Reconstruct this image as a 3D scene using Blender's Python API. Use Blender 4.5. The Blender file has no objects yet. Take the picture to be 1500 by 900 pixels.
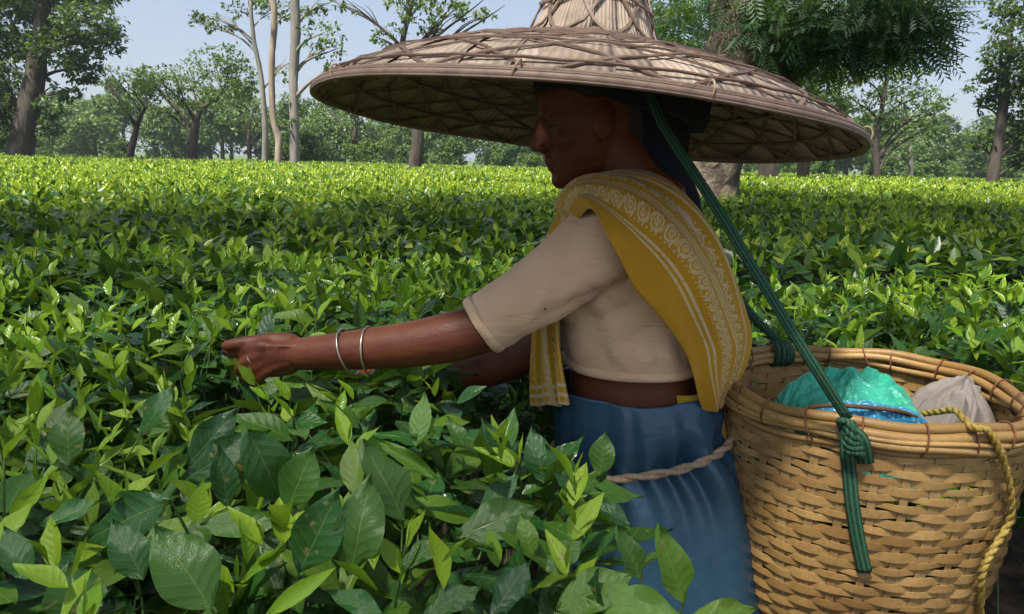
import bpy, bmesh, math, random
import numpy as np
from mathutils import Vector, Matrix
from math import sin, cos, pi, radians as rad
random.seed(7); RNG = np.random.default_rng(11)
S = bpy.context.scene
COL = S.collection

# ------------------------------------------------------------ camera
FPX = 1083.0
PITCH, ROLL = rad(11.2), rad(1.45)
CAM = np.array([0.0, 0.0, 1.3])
_F = np.array([0, cos(PITCH), -sin(PITCH)]); _U0 = np.array([0, sin(PITCH), cos(PITCH)]); _X = np.array([1.0, 0, 0])
_R = cos(ROLL)*_X + sin(ROLL)*_U0
_U = cos(ROLL)*_U0 - sin(ROLL)*_X
cd = bpy.data.cameras.new('camera'); cam = bpy.data.objects.new('camera', cd); COL.objects.link(cam)
cd.sensor_width = 36; cd.lens = 36*FPX/1500; cd.clip_start = 0.02; cd.clip_end = 3000
cam.matrix_world = Matrix(((_R[0], _U[0], -_F[0], CAM[0]), (_R[1], _U[1], -_F[1], CAM[1]), (_R[2], _U[2], -_F[2], CAM[2]), (0, 0, 0, 1)))
S.camera = cam

# ------------------------------------------------------------ light
SUN_EL, SUN_AZ = rad(62), rad(216)           # azimuth from +Y towards +X: high, behind the photographer's left shoulder
w = bpy.data.worlds.new('World'); S.world = w; w.use_nodes = True
nt = w.node_tree; nt.nodes.clear()
sky = nt.nodes.new('ShaderNodeTexSky'); sky.sky_type = 'NISHITA'; sky.sun_disc = False
sky.sun_elevation = SUN_EL; sky.sun_rotation = SUN_AZ
sky.air_density = 1.0; sky.dust_density = 2.0; sky.ozone_density = 2.5; sky.altitude = 0
bg = nt.nodes.new('ShaderNodeBackground'); bg.inputs['Strength'].default_value = 0.066
wo = nt.nodes.new('ShaderNodeOutputWorld')
veil = nt.nodes.new('ShaderNodeMix'); veil.data_type = 'RGBA'; veil.inputs[0].default_value = .45     # thin even veil of high cloud
veil.inputs[7].default_value = (4.9, 5.3, 6.3, 1); nt.links.new(sky.outputs[0], veil.inputs[6]); nt.links.new(veil.outputs[2], bg.inputs[0]); nt.links.new(bg.outputs[0], wo.inputs[0])
sd = bpy.data.lights.new('sun', 'SUN'); sd.energy = 5.0; sd.angle = rad(6); sd.color = (1.0, 0.94, 0.84)
sun = bpy.data.objects.new('sun', sd); COL.objects.link(sun)
sv = Vector((sin(SUN_AZ)*cos(SUN_EL), cos(SUN_AZ)*cos(SUN_EL), sin(SUN_EL)))
sun.rotation_euler = sv.to_track_quat('Z', 'Y').to_euler(); sun.location = (3, 8, 30)
S.render.engine = 'CYCLES'
S.cycles.max_bounces = 6; S.cycles.diffuse_bounces = 1; S.cycles.transparent_max_bounces = 8
S.render.resolution_x = 1024; S.render.resolution_y = 614
S.view_settings.view_transform = 'Standard'; S.view_settings.look = 'None'
S.view_settings.exposure = 1.18; S.view_settings.gamma = 1.0; S.view_settings.use_curve_mapping = False

# ------------------------------------------------------------ pixel -> place
def Pn(px, py, Y):
    d = _F*FPX + _R*(px-750) + _U*(450-py)
    return CAM + d*(Y/d[1])
def P(px, py, Y): return Vector(Pn(px, py, Y))
def Gd(px, py, z):
    d = _F*FPX + _R*(px-750) + _U*(450-py)
    return CAM + d*((z-CAM[2])/d[2])
def proj(q):
    v = np.asarray(q) - CAM
    dz = v@_F
    return 750+FPX*(v@_R)/dz, 450-FPX*(v@_U)/dz, dz

# ------------------------------------------------------------ materials
class E:                                      # tiny shader-maths expressions
    def __init__(s, t, o): s.t, s.o = t, o
    def _m(s, op, b=None, c=None):
        n = s.t.nodes.new('ShaderNodeMath'); n.operation = op
        for i, v in enumerate((s, b, c)):
            if v is None: continue
            if isinstance(v, E): s.t.links.new(v.o, n.inputs[i])
            else: n.inputs[i].default_value = v
        return E(s.t, n.outputs[0])
    def __add__(s, b): return s._m('ADD', b)
    def __sub__(s, b): return s._m('SUBTRACT', b)
    def __mul__(s, b): return s._m('MULTIPLY', b)
    def __truediv__(s, b): return s._m('DIVIDE', b)
    def fr(s): return s._m('FRACT')
    def ab(s): return s._m('ABSOLUTE')
    def sn(s): return s._m('SINE')
    def sq(s): return s._m('SQRT')
    def gt(s, b): return s._m('GREATER_THAN', b)
    def lt(s, b): return s._m('LESS_THAN', b)
    def mx(s, b): return s._m('MAXIMUM', b)
    def mn(s, b): return s._m('MINIMUM', b)
    def step(s, a, b):
        n = s.t.nodes.new('ShaderNodeMapRange'); n.interpolation_type = 'SMOOTHSTEP'
        s.t.links.new(s.o, n.inputs[0]); n.inputs[1].default_value = a; n.inputs[2].default_value = b
        return E(s.t, n.outputs[0])
    def between(s, a, b): return s.gt(a)*s.lt(b)

class M:
    def __init__(s, name):
        s.m = bpy.data.materials.new(name); s.m.use_nodes = True; s.t = s.m.node_tree
        s.b = s.t.nodes['Principled BSDF']; s.out = s.t.nodes['Material Output']
    def node(s, ty, **k):
        n = s.t.nodes.new(ty)
        for a, v in k.items(): setattr(n, a, v)
        return n
    def link(s, a, b): s.t.links.new(a.o if isinstance(a, E) else a, b)
    def coord(s, which='Object'):
        n = s.node('ShaderNodeTexCoord'); return n.outputs[which]
    def uv(s):
        n = s.node('ShaderNodeSeparateXYZ'); s.link(s.coord('UV'), n.inputs[0])
        return E(s.t, n.outputs[0]), E(s.t, n.outputs[1])
    def noise(s, scale, detail=3, vec=None, rough=.55, dist=0):
        n = s.node('ShaderNodeTexNoise'); n.inputs['Scale'].default_value = scale; n.inputs['Detail'].default_value = detail
        n.inputs['Roughness'].default_value = rough; n.inputs['Distortion'].default_value = dist
        s.link(vec if vec is not None else s.coord(), n.inputs['Vector']); return E(s.t, n.outputs[0])
    def stretch(s, sc, which='Object'):
        n = s.node('ShaderNodeMapping'); n.inputs['Scale'].default_value = sc; s.link(s.coord(which), n.inputs[0]); return n.outputs[0]
    def mix(s, f, a, b, mode='MIX'):
        n = s.node('ShaderNodeMix'); n.data_type = 'RGBA'; n.blend_type = mode
        if isinstance(f, E): s.link(f, n.inputs[0])
        else: n.inputs[0].default_value = f
        for v, i in ((a, 6), (b, 7)):
            if isinstance(v, tuple): n.inputs[i].default_value = (*v, 1)
            else: s.link(v, n.inputs[i])
        return n.outputs[2]
    def rand(s): return E(s.t, s.node('ShaderNodeObjectInfo').outputs['Random'])
    def attr(s, name): return E(s.t, s.node('ShaderNodeAttribute', attribute_name=name).outputs['Fac'])
    def color(s, c):
        if isinstance(c, tuple): s.b.inputs['Base Color'].default_value = (*c, 1)
        else: s.link(c, s.b.inputs['Base Color'])
    def set(s, **k):
        for a, v in k.items():
            i = s.b.inputs[a.replace('_', ' ')]
            if isinstance(v, E): s.link(v, i)
            else: i.default_value = v
        return s
    def bump(s, h, strength=.3, dist=.005):
        n = s.node('ShaderNodeBump'); n.inputs['Strength'].default_value = strength; n.inputs['Distance'].default_value = dist
        s.link(h, n.inputs['Height']); s.link(n.outputs[0], s.b.inputs['Normal']); s.bn = n.outputs[0]; return s

def simple(name, c1, c2, scale=8, rough=.7, bump=.2, bscale=40, bdist=.004, vec=None, spec=.5):
    m = M(name); v = m.stretch(vec) if vec else None
    m.color(m.mix(m.noise(scale, 4, v).step(.3, .7), c1, c2)); m.set(Roughness=rough); m.b.inputs['Specular IOR Level'].default_value = spec
    m.bump(m.noise(bscale, 4, v), bump, bdist)
    return m.m

def leaf_material(name, dark, dark2, young, young2, trans=.3, rough=.42, veins=True, spots=True):
    m = M(name)
    age = m.attr('age'); r = (m.attr('rnd') + m.rand()).fr()
    r2 = (r*7.31).fr()
    c = m.mix(age.step(0, 1), m.mix(r, dark, dark2), m.mix(r2, young, young2))
    if veins:
        u, v = m.uv()
        au = (u-.5).ab()*2.0
        rib = au.step(.06, .015)
        wave = (v*46.0 - au*9.0).sn()
        c = m.mix(rib*.45, c, m.mix(.5, c, (.32, .42, .12)))
        lat = wave.step(.86, 1.0)
        c = m.mix(lat*.25, c, m.mix(.5, c, (.25, .36, .10)))
        c = m.mix(m.noise(55, 4).step(.35, .75)*.35, c, m.mix(.5, c, (.03, .10, .03)))
        m.bump(wave*.34 + rib*-1.2 + m.noise(70, 3)*1.6, .36, .0018)
    if spots:
        ov = m.node('ShaderNodeVectorMath', operation='ADD')
        cmb = m.node('ShaderNodeCombineXYZ'); m.link(r*37.0, cmb.inputs[0]); m.link(r2*51.0, cmb.inputs[1])
        m.link(m.stretch((.45, 1, 1), 'UV'), ov.inputs[0]); m.link(cmb.outputs[0], ov.inputs[1])
        n1 = m.noise(6.0, 4, ov.outputs[0])
        sel = (r*13.7).fr().gt(.66)
        sp = n1.step(.60, .66)*sel
        c = m.mix(sp, c, m.mix(n1.step(.62, .74), (.22, .20, .07), (.16, .07, .035)))
    m.color(c); m.set(Roughness=rough); m.b.inputs['Specular IOR Level'].default_value = .5
    tr = m.node('ShaderNodeBsdfTranslucent'); m.link(m.mix(.6, c, (.30, .50, .03)), tr.inputs[0])
    mx = m.node('ShaderNodeMixShader'); m.link(age*(trans*.75)+trans*.45, mx.inputs[0])
    m.link(m.b.outputs[0], mx.inputs[1]); m.link(tr.outputs[0], mx.inputs[2]); m.link(mx.outputs[0], m.out.inputs[0])
    return m.m

TEA = leaf_material('tea_leaf', (.008, .046, .014), (.026, .105, .018), (.17, .36, .012), (.33, .48, .03), .32, .24)
TEAFAR = leaf_material('tea_leaf_field', (.010, .050, .012), (.035, .12, .016), (.30, .42, .025), (.42, .50, .04), .36, .36, veins=False, spots=False)

def tree_leaf(name, a, b, c, d, trans=.3): return leaf_material(name, a, b, c, d, trans, .55, veins=False, spots=False)
TL_DARK = tree_leaf('dark_tree_leaf', (0.0108, 0.033, 0.0108), (0.021, 0.051, 0.012), (0.036, 0.072, 0.012), (0.048, 0.084, 0.018))
TL_MID = tree_leaf('olive_tree_leaf', (0.036, 0.0792, 0.0144), (0.0576, 0.108, 0.0216), (0.0864, 0.1368, 0.0216), (0.108, 0.144, 0.036))
TL_LIGHT = tree_leaf('pale_tree_leaf', (0.0468, 0.1092, 0.0273), (0.078, 0.1404, 0.039), (0.1092, 0.1716, 0.0468), (0.1404, 0.1872, 0.0624))
TL_FAR = tree_leaf('far_tree_leaf', (0.03, 0.075, 0.0225), (0.0525, 0.105, 0.03), (0.075, 0.1275, 0.0375), (0.09, 0.1425, 0.045))
TL_NEAR = leaf_material('feathery_tree_leaf', (.008, .038, .014), (.016, .062, .016), (.03, .085, .016), (.05, .11, .02), .3, .5, veins=False, spots=False)
BARK_DARK = simple('dark_bark', (.035, .028, .022), (.075, .06, .045), 6, .9, .8, 9, .05, (1, 1, .25))
BARK_PALE = simple('pale_bark', (.20, .15, .10), (.30, .25, .19), 5, .9, .6, 9, .03, (1, 1, .2))
BARK_GREY = simple('grey_bark', (.15, .14, .12), (.23, .21, .18), 5, .9, .6, 9, .03, (1, 1, .2))
def _knotty():
    m = M('knotty_bark'); n = m.noise(3.0, 6, m.stretch((1, 1, .7)), .65, .6)
    c = m.mix(n.step(.35, .65), (.075, .058, .044), (.21, .165, .125))
    c = m.mix(m.noise(1.1, 4).step(.55, .72)*.6, c, (.16, .17, .12))
    m.color(c); m.set(Roughness=.92); m.bump(n + m.noise(14, 5)*.5, .9, .06); return m.m
BARK_KNOT = _knotty()
STEM_G = simple('green_stem', (.06, .14, .03), (.12, .2, .05), 20, .5, .1)
WOOD = simple('tea_wood', (.06, .045, .03), (.14, .11, .08), 14, .9, .5, 60, .004)
SOIL = simple('soil', (.022, .016, .011), (.05, .036, .024), 3, .95, .8, 25, .03)

# ------------------------------------------------------------ mesh helpers
def link(o, parent=None):
    COL.objects.link(o)
    if parent is not None: o.parent = parent
    return o
def obj(name, verts, faces, mat, parent=None, smooth=True, uv=None, kind=None):
    me = bpy.data.meshes.new(name); me.from_pydata([tuple(v) for v in verts], [], faces)
    if smooth: me.polygons.foreach_set('use_smooth', [True]*len(me.polygons))
    if uv is not None:
        l = me.uv_layers.new(name='UVMap')
        idx = np.empty(len(me.loops), np.int32); me.loops.foreach_get('vertex_index', idx)
        l.data.foreach_set('uv', np.asarray(uv, np.float32)[idx].ravel())
    me.materials.append(mat); me.update()
    o = link(bpy.data.objects.new(name, me), parent)
    if kind: o['kind'] = kind
    return o
def empty(name, loc, label, cat, group=None):
    o = bpy.data.objects.new(name, None); o.empty_display_size = .1; o.location = loc; COL.objects.link(o)
    tag(o, label, cat, group); return o
def tag(o, label, cat, group=None):
    o['label'] = label; o['category'] = cat
    if group: o['group'] = group
    return o
def rebase(child, parent):                     # world-built mesh under an Empty that has only a location
    child.parent = parent; child.matrix_parent_inverse = Matrix.Translation(-parent.location)
    return child
def subpart(child, part):                      # part already sits at world identity through rebase
    child.parent = part; child.matrix_parent_inverse = Matrix.Identity(4); return child
def frames(pts):
    pts = [Vector(p) for p in pts]; out = []
    t0 = (pts[1]-pts[0]).normalized()
    a = Vector((0, 0, 1)) if abs(t0.z) < .9 else Vector((1, 0, 0))
    n = (a - t0*a.dot(t0)).normalized()
    for i, p in enumerate(pts):
        t = (pts[min(i+1, len(pts)-1)] - pts[max(i-1, 0)])
        t = t.normalized() if t.length > 1e-9 else t0
        n = (n - t*n.dot(t)); n = n.normalized() if n.length > 1e-6 else t.orthogonal().normalized()
        out.append((p, t, n, t.cross(n))); t0 = t
    return out
def tube(pts, rad_, n=8, cap=True, flat=(1, 1)):
    if not hasattr(rad_, '__len__'): rad_ = [rad_]*len(pts)
    V, Fc = [], []
    fr = frames(pts)
    for (p, t, a, b), r in zip(fr, rad_):
        for k in range(n):
            th = 2*pi*k/n; V.append(p + a*(cos(th)*r*flat[0]) + b*(sin(th)*r*flat[1]))
    for i in range(len(pts)-1):
        for k in range(n):
            Fc.append((i*n+k, i*n+(k+1) % n, (i+1)*n+(k+1) % n, (i+1)*n+k))
    if cap: Fc.append(tuple(range(n-1, -1, -1))); Fc.append(tuple((len(pts)-1)*n+k for k in range(n)))
    return V, Fc
def spline(pts, n=8):
    pts = [Vector(p) for p in pts]; out = []
    q = [pts[0]*2-pts[1]] + pts + [pts[-1]*2-pts[-2]]
    for i in range(1, len(q)-2):
        for k in range(n):
            t = k/n; a, b, c, d = q[i-1], q[i], q[i+1], q[i+2]
            out.append(.5*((2*b)+(c-a)*t+(2*a-5*b+4*c-d)*t*t+(-a+3*b-3*c+d)*t**3))
    out.append(pts[-1]); return out
def lerp_list(v, n):
    out = []
    for a, b in zip(v[:-1], v[1:]): out += [a+(b-a)*k/n for k in range(n)]
    return out+[v[-1]]
def add(A, B):
    o = len(A[0]); A[0].extend(B[0]); A[1].extend([tuple(i+o for i in f) for f in B[1]])
def capsule_chain(pts, radii, n=14, sub=4):
    """closed tube with rounded ends"""
    P_ = spline(pts, sub); R_ = lerp_list(list(radii), sub)
    d0 = (P_[0]-P_[1]).normalized(); d1 = (P_[-1]-P_[-2]).normalized()
    pre = [P_[0]+d0*R_[0]*.95, P_[0]+d0*R_[0]*.7]; post = [P_[-1]+d1*R_[-1]*.7, P_[-1]+d1*R_[-1]*.95]
    return tube(pre+P_+post, [R_[0]*.3, R_[0]*.72]+R_+[R_[-1]*.72, R_[-1]*.3], n)
def ellipsoid(c, r, rot=None, n=14, m=9):
    V, Fc = [], []; c = Vector(c)
    for i in range(1, m):
        ph = pi*i/m
        for k in range(n):
            th = 2*pi*k/n; v = Vector((r[0]*sin(ph)*cos(th), r[1]*sin(ph)*sin(th), r[2]*cos(ph)))
            V.append(c + (rot @ v if rot else v))
    top = len(V); v = Vector((0, 0, r[2])); V.append(c+(rot@v if rot else v)); V.append(c-(rot@v if rot else v))
    for i in range(m-2):
        for k in range(n): Fc.append((i*n+k, (i+1)*n+k, (i+1)*n+(k+1) % n, i*n+(k+1) % n))
    for k in range(n):
        Fc.append((top, k, (k+1) % n)); Fc.append((top+1, (m-2)*n+(k+1) % n, (m-2)*n+k))
    return V, Fc
def loft(rings, closed=True, cap=True):
    n = len(rings[0]); V = [v for r in rings for v in r]; Fc = []
    for i in range(len(rings)-1):
        for k in range(n if closed else n-1):
            Fc.append((i*n+k, i*n+(k+1) % n, (i+1)*n+(k+1) % n, (i+1)*n+k))
    if cap: Fc.append(tuple(range(n-1, -1, -1))); Fc.append(tuple((len(rings)-1)*n+k for k in range(n)))
    return V, Fc
def remeshed(name, geo, mat, parent, voxel=.004, smooth=4, disp=None, keep=None):
    me = bpy.data.meshes.new('raw'); me.from_pydata([tuple(v) for v in geo[0]], [], geo[1]); me.update()
    bm = bmesh.new(); bm.from_mesh(me)
    bmesh.ops.recalc_face_normals(bm, faces=bm.faces); bm.to_mesh(me); bm.free()
    o = bpy.data.objects.new('raw', me); COL.objects.link(o)
    md = o.modifiers.new('r', 'REMESH'); md.mode = 'VOXEL'; md.voxel_size = voxel; md.use_smooth_shade = True
    if smooth:
        sm = o.modifiers.new('s', 'SMOOTH'); sm.factor = .5; sm.iterations = smooth
    dg = bpy.context.evaluated_depsgraph_get(); dg.update()
    res = bpy.data.meshes.new_from_object(o.evaluated_get(dg))
    bpy.data.objects.remove(o); bpy.data.meshes.remove(me)
    res.name = name; res.materials.clear(); res.materials.append(mat)
    if disp:
        n = len(res.vertices); co = np.empty(n*3, np.float32); no = np.empty(n*3, np.float32)
        res.vertices.foreach_get('co', co); res.vertices.foreach_get('normal', no)
        co = co.reshape(-1, 3); no = no.reshape(-1, 3)
        co = co + no*disp(co, no)[:, None]; res.vertices.foreach_set('co', co.astype(np.float32).ravel())
    res.polygons.foreach_set('use_smooth', [True]*len(res.polygons)); res.update()
    r = link(bpy.data.objects.new(name, res)); rebase(r, parent); return r

# ------------------------------------------------------------ leaves in bulk
def leaf_template(nv, nu, width, fold, droop, twist=0, tip=1.0, wob=.022):
    """unit-long leaf along +Y, nu cells across, nv along"""
    V, UV, Fc = [], [], []
    for j in range(nv+1):
        v = j/nv
        w_ = width*.5*(sin(pi*min(1, v**.88))**.95 if 0 < v < 1 else .015)
        w_ *= 1-.25*max(0, v-.7)/.3*tip
        for i in range(nu+1):
            u = i/nu*2-1
            x = u*w_; z = abs(u)*w_*fold - droop*v*v + twist*u*w_*v + wob*sin(10*v+4*u)*abs(u)
            V.append((x, v, z)); UV.append((i/nu, v))
    for j in range(nv):
        for i in range(nu):
            a = j*(nu+1)+i; Fc.append((a, a+1, a+nu+2, a+nu+1))
    return np.array(V), np.array(Fc), np.array(UV)
def mats_from_dir(d, n):
    d = d/np.linalg.norm(d, axis=1, keepdims=True)
    n = n - d*(n*d).sum(1, keepdims=True); n /= np.linalg.norm(n, axis=1, keepdims=True)+1e-9
    x = np.cross(d, n)
    return np.stack([x, d, n], 2)
def bulk_mesh(name, tmpl_list, variant, pos, rot, scale, age, rnd, mat, parent=None, kind='stuff'):
    VV, FF, UU, AA, RR = [], [], [], [], []; off = 0
    for t, (tv, tf, tu) in enumerate(tmpl_list):
        s = variant == t
        if not s.any(): continue
        v = np.einsum('nij,kj->nki', rot[s]*scale[s][:, None, None], tv) + pos[s][:, None, :]
        N, K = v.shape[:2]
        FF.append((tf[None]+(np.arange(N)*K)[:, None, None]+off).reshape(-1, tf.shape[1])); off += N*K
        VV.append(v.reshape(-1, 3)); UU.append(np.tile(tu, (N, 1))); AA.append(np.repeat(age[s], K)); RR.append(np.repeat(rnd[s], K))
    if not VV: return None
    VV = np.concatenate(VV); FF = np.concatenate(FF); UU = np.concatenate(UU)
    me = bpy.data.meshes.new(name)
    me.vertices.add(len(VV)); me.vertices.foreach_set('co', VV.astype(np.float32).ravel())
    nf, k = FF.shape
    me.loops.add(nf*k); me.loops.foreach_set('vertex_index', FF.astype(np.int32).ravel())
    me.polygons.add(nf); me.polygons.foreach_set('loop_start', np.arange(0, nf*k, k, dtype=np.int32))
    me.polygons.foreach_set('loop_total', np.full(nf, k, np.int32))
    me.update(calc_edges=True)
    me.polygons.foreach_set('use_smooth', np.ones(nf, bool))
    me.uv_layers.new(name='UVMap').data.foreach_set('uv', UU[FF.ravel()].astype(np.float32).ravel())
    for nm, arr in (('age', AA), ('rnd', RR)):
        me.attributes.new(nm, 'FLOAT', 'POINT').data.foreach_set('value', np.concatenate(arr).astype(np.float32))
    me.materials.append(mat); me.update()
    o = link(bpy.data.objects.new(name, me))
    if kind: o['kind'] = kind
    if parent is not None: rebase(o, parent)
    return o
def rand_dirs(n, elmin, elmax):
    az = RNG.uniform(0, 2*pi, n); el = RNG.uniform(elmin, elmax, n)
    return np.stack([np.cos(az)*np.cos(el), np.sin(az)*np.cos(el), np.sin(el)], 1)
def vnoise(x, y, s=1.0, seed=0):
    a = seed*1.7
    return (np.sin(x*1.3*s+a+1.1*np.sin(y*.9*s+a)) + np.sin(y*1.7*s-a+1.3*np.sin(x*.8*s+2*a)) + np.sin((x+y)*2.3*s+a*3))/3

# ------------------------------------------------------------ ground
def ground():
    n = 60; xs = np.linspace(-1, 1, n); xs = np.sign(xs)*np.abs(xs)**3*900
    V = [(x, y+20, 0.03*sin(x*.7)*cos(y*.6) if abs(x) < 40 and abs(y) < 40 else 0) for y in xs for x in xs]
    Fc = [(j*n+i, j*n+i+1, (j+1)*n+i+1, (j+1)*n+i) for j in range(n-1) for i in range(n-1)]
    m = M('earth_and_grass')
    d = E(m.t, m.node('ShaderNodeSeparateXYZ').outputs[1]); m.link(m.coord(), d.o.node.inputs[0])
    near = m.mix(m.noise(3, 5).step(.3, .7), (.020, .015, .010), (.05, .035, .022))
    far = m.mix(m.noise(.6, 5).step(.3, .7), (.05, .09, .02), (.09, .13, .03))
    m.color(m.mix((d+m.noise(.3, 2)*6.0).step(40, 46), near, far)); m.set(Roughness=.95); m.bump(m.noise(12, 5), .8, .04)
    o = obj('ground', V, Fc, m.m, smooth=True); o['kind'] = 'structure'
ground()

# ------------------------------------------------------------ tea
FIELD_END = 38.0
def row_dip(x, y):                             # paths between the plant rows
    d = np.zeros_like(x)
    for y0, sl, dep, wd in ((2.85, .10, .40, .17), (4.1, .05, .16, .15), (5.6, .06, .34, .24), (8.7, .05, .16, .25), (12.5, .04, .14, .3)):
        c = y0+sl*x+.16*np.sin(x*1.3+y0)
        d += dep*np.exp(-((y-c)/wd)**2)*(.55+.45*np.sin(x*.9+y0*2))
    return d
def table(x, y):
    return .885 + .035*vnoise(x, y, 1.6, 2) + .03*vnoise(x, y, 4, 5) - row_dip(x, y)
def edge_x(y): return np.interp(y, [0, .6, .85, 1.05, 1.2, 1.62], [.20, .20, .15, .08, .00, .02])
def tea_allowed(x, y):
    gap = (y < 1.57+.04*np.sin(x*6)) & (x > edge_x(y)) & (x < .93)
    return ~gap
MAT_T = [leaf_template(7, 4, .42, .10, .10), leaf_template(7, 4, .46, .28, .22), leaf_template(7, 4, .40, .02, -.06, .25, 1, .05), leaf_template(7, 4, .44, .35, .05, -.2), leaf_template(7, 4, .38, .15, .35, .15, 1, .045)]
YNG_T = [leaf_template(5, 2, .40, .38, -.02), leaf_template(5, 2, .36, .55, .14), leaf_template(5, 2, .14, .5, -.02)]
HERO_T = [leaf_template(10, 4, .42, .22, .12, .1, 1, .07), leaf_template(10, 4, .42, .12, .26, -.2, 1, .09), leaf_template(10, 4, .42, .40, -.05, .15, 1, .06)]
NEAR_T = MAT_T+YNG_T+HERO_T
def shoots(px, py, pz, ylev, full=True):
    """leaf instances for shoots at the given points; ylev = share of young flush"""
    n = len(px); out = []
    base_az = RNG.uniform(0, 2*pi, n)
    tilt = RNG.normal(0, .22, (n, 2))
    H = RNG.uniform(.02, .085, n)
    flush = RNG.uniform(0, 1, n) < ylev
    spec = [('m', -.075, .07, .115), ('m', -.05, .07, .12), ('m', -.03, .07, .115), ('m', -.012, .06, .105), ('m', .0, .05, .09), ('y', .6, .04, .065), ('y', .9, .035, .055), ('b', 1.0, .025, .04)]
    for k, (ty, h, l0, l1) in enumerate(spec):
        s = np.ones(n, bool)
        if ty != 'm': s = flush.copy()
        if ty == 'm': s &= RNG.uniform(0, 1, n) < .86
        m = s.sum()
        if not m: continue
        az = base_az[s]+k*2.4+RNG.normal(0, .35, m)
        if ty == 'm': el = RNG.normal(.18, .42, m)+.12*k*.5
        elif ty == 'y': el = RNG.normal(.80, .32, m)
        else: el = RNG.normal(1.3, .15, m)
        d = np.stack([np.cos(az)*np.cos(el)+tilt[s, 0], np.sin(az)*np.cos(el)+tilt[s, 1], np.sin(el)], 1)
        up = np.tile([0, 0, 1.0], (m, 1)) + RNG.normal(0, .38, (m, 3))
        if ty != 'm': up = np.stack([-np.cos(az), -np.sin(az), np.full(m, .6)], 1)+RNG.normal(0, .3, (m, 3))
        hh = h if ty == 'm' else h*H[s]
        pos = np.stack([px[s]+tilt[s, 0]*np.maximum(hh, 0), py[s]+tilt[s, 1]*np.maximum(hh, 0), pz[s]+hh], 1)
        sc = RNG.uniform(l0, l1, m)
        if ty == 'm': var = RNG.integers(0, 5, m); age = np.clip(RNG.normal(.06+.05*k, .13, m), 0, .8)
        elif ty == 'y': var = RNG.integers(5, 7, m); age = RNG.uniform(.7, 1, m)
        else: var = np.full(m, 7); age = RNG.uniform(.85, 1, m)
        out.append((pos, mats_from_dir(d, up), sc, age, RNG.uniform(0, 1, m), var))
    return [np.concatenate([o[i] for o in out]) for i in range(6)]
def scatter(x0, x1, y0, y1, dens):
    n = int((x1-x0)*(y1-y0)*dens); return RNG.uniform(x0, x1, n), RNG.uniform(y0, y1, n)
def young_level(x, y):
    base = .60+.30*vnoise(x, y, 1.1, 9)
    base = base+.45*np.exp(-(((x+.8)/.5)**2+((y-1.2)/.45)**2))          # fresh flush left of the hand
    base = base-.35*np.exp(-(((x+.05)/.4)**2+((y-1.0)/.35)**2))             # already plucked in front of her
    return np.clip(base, .05, .95)

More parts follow.
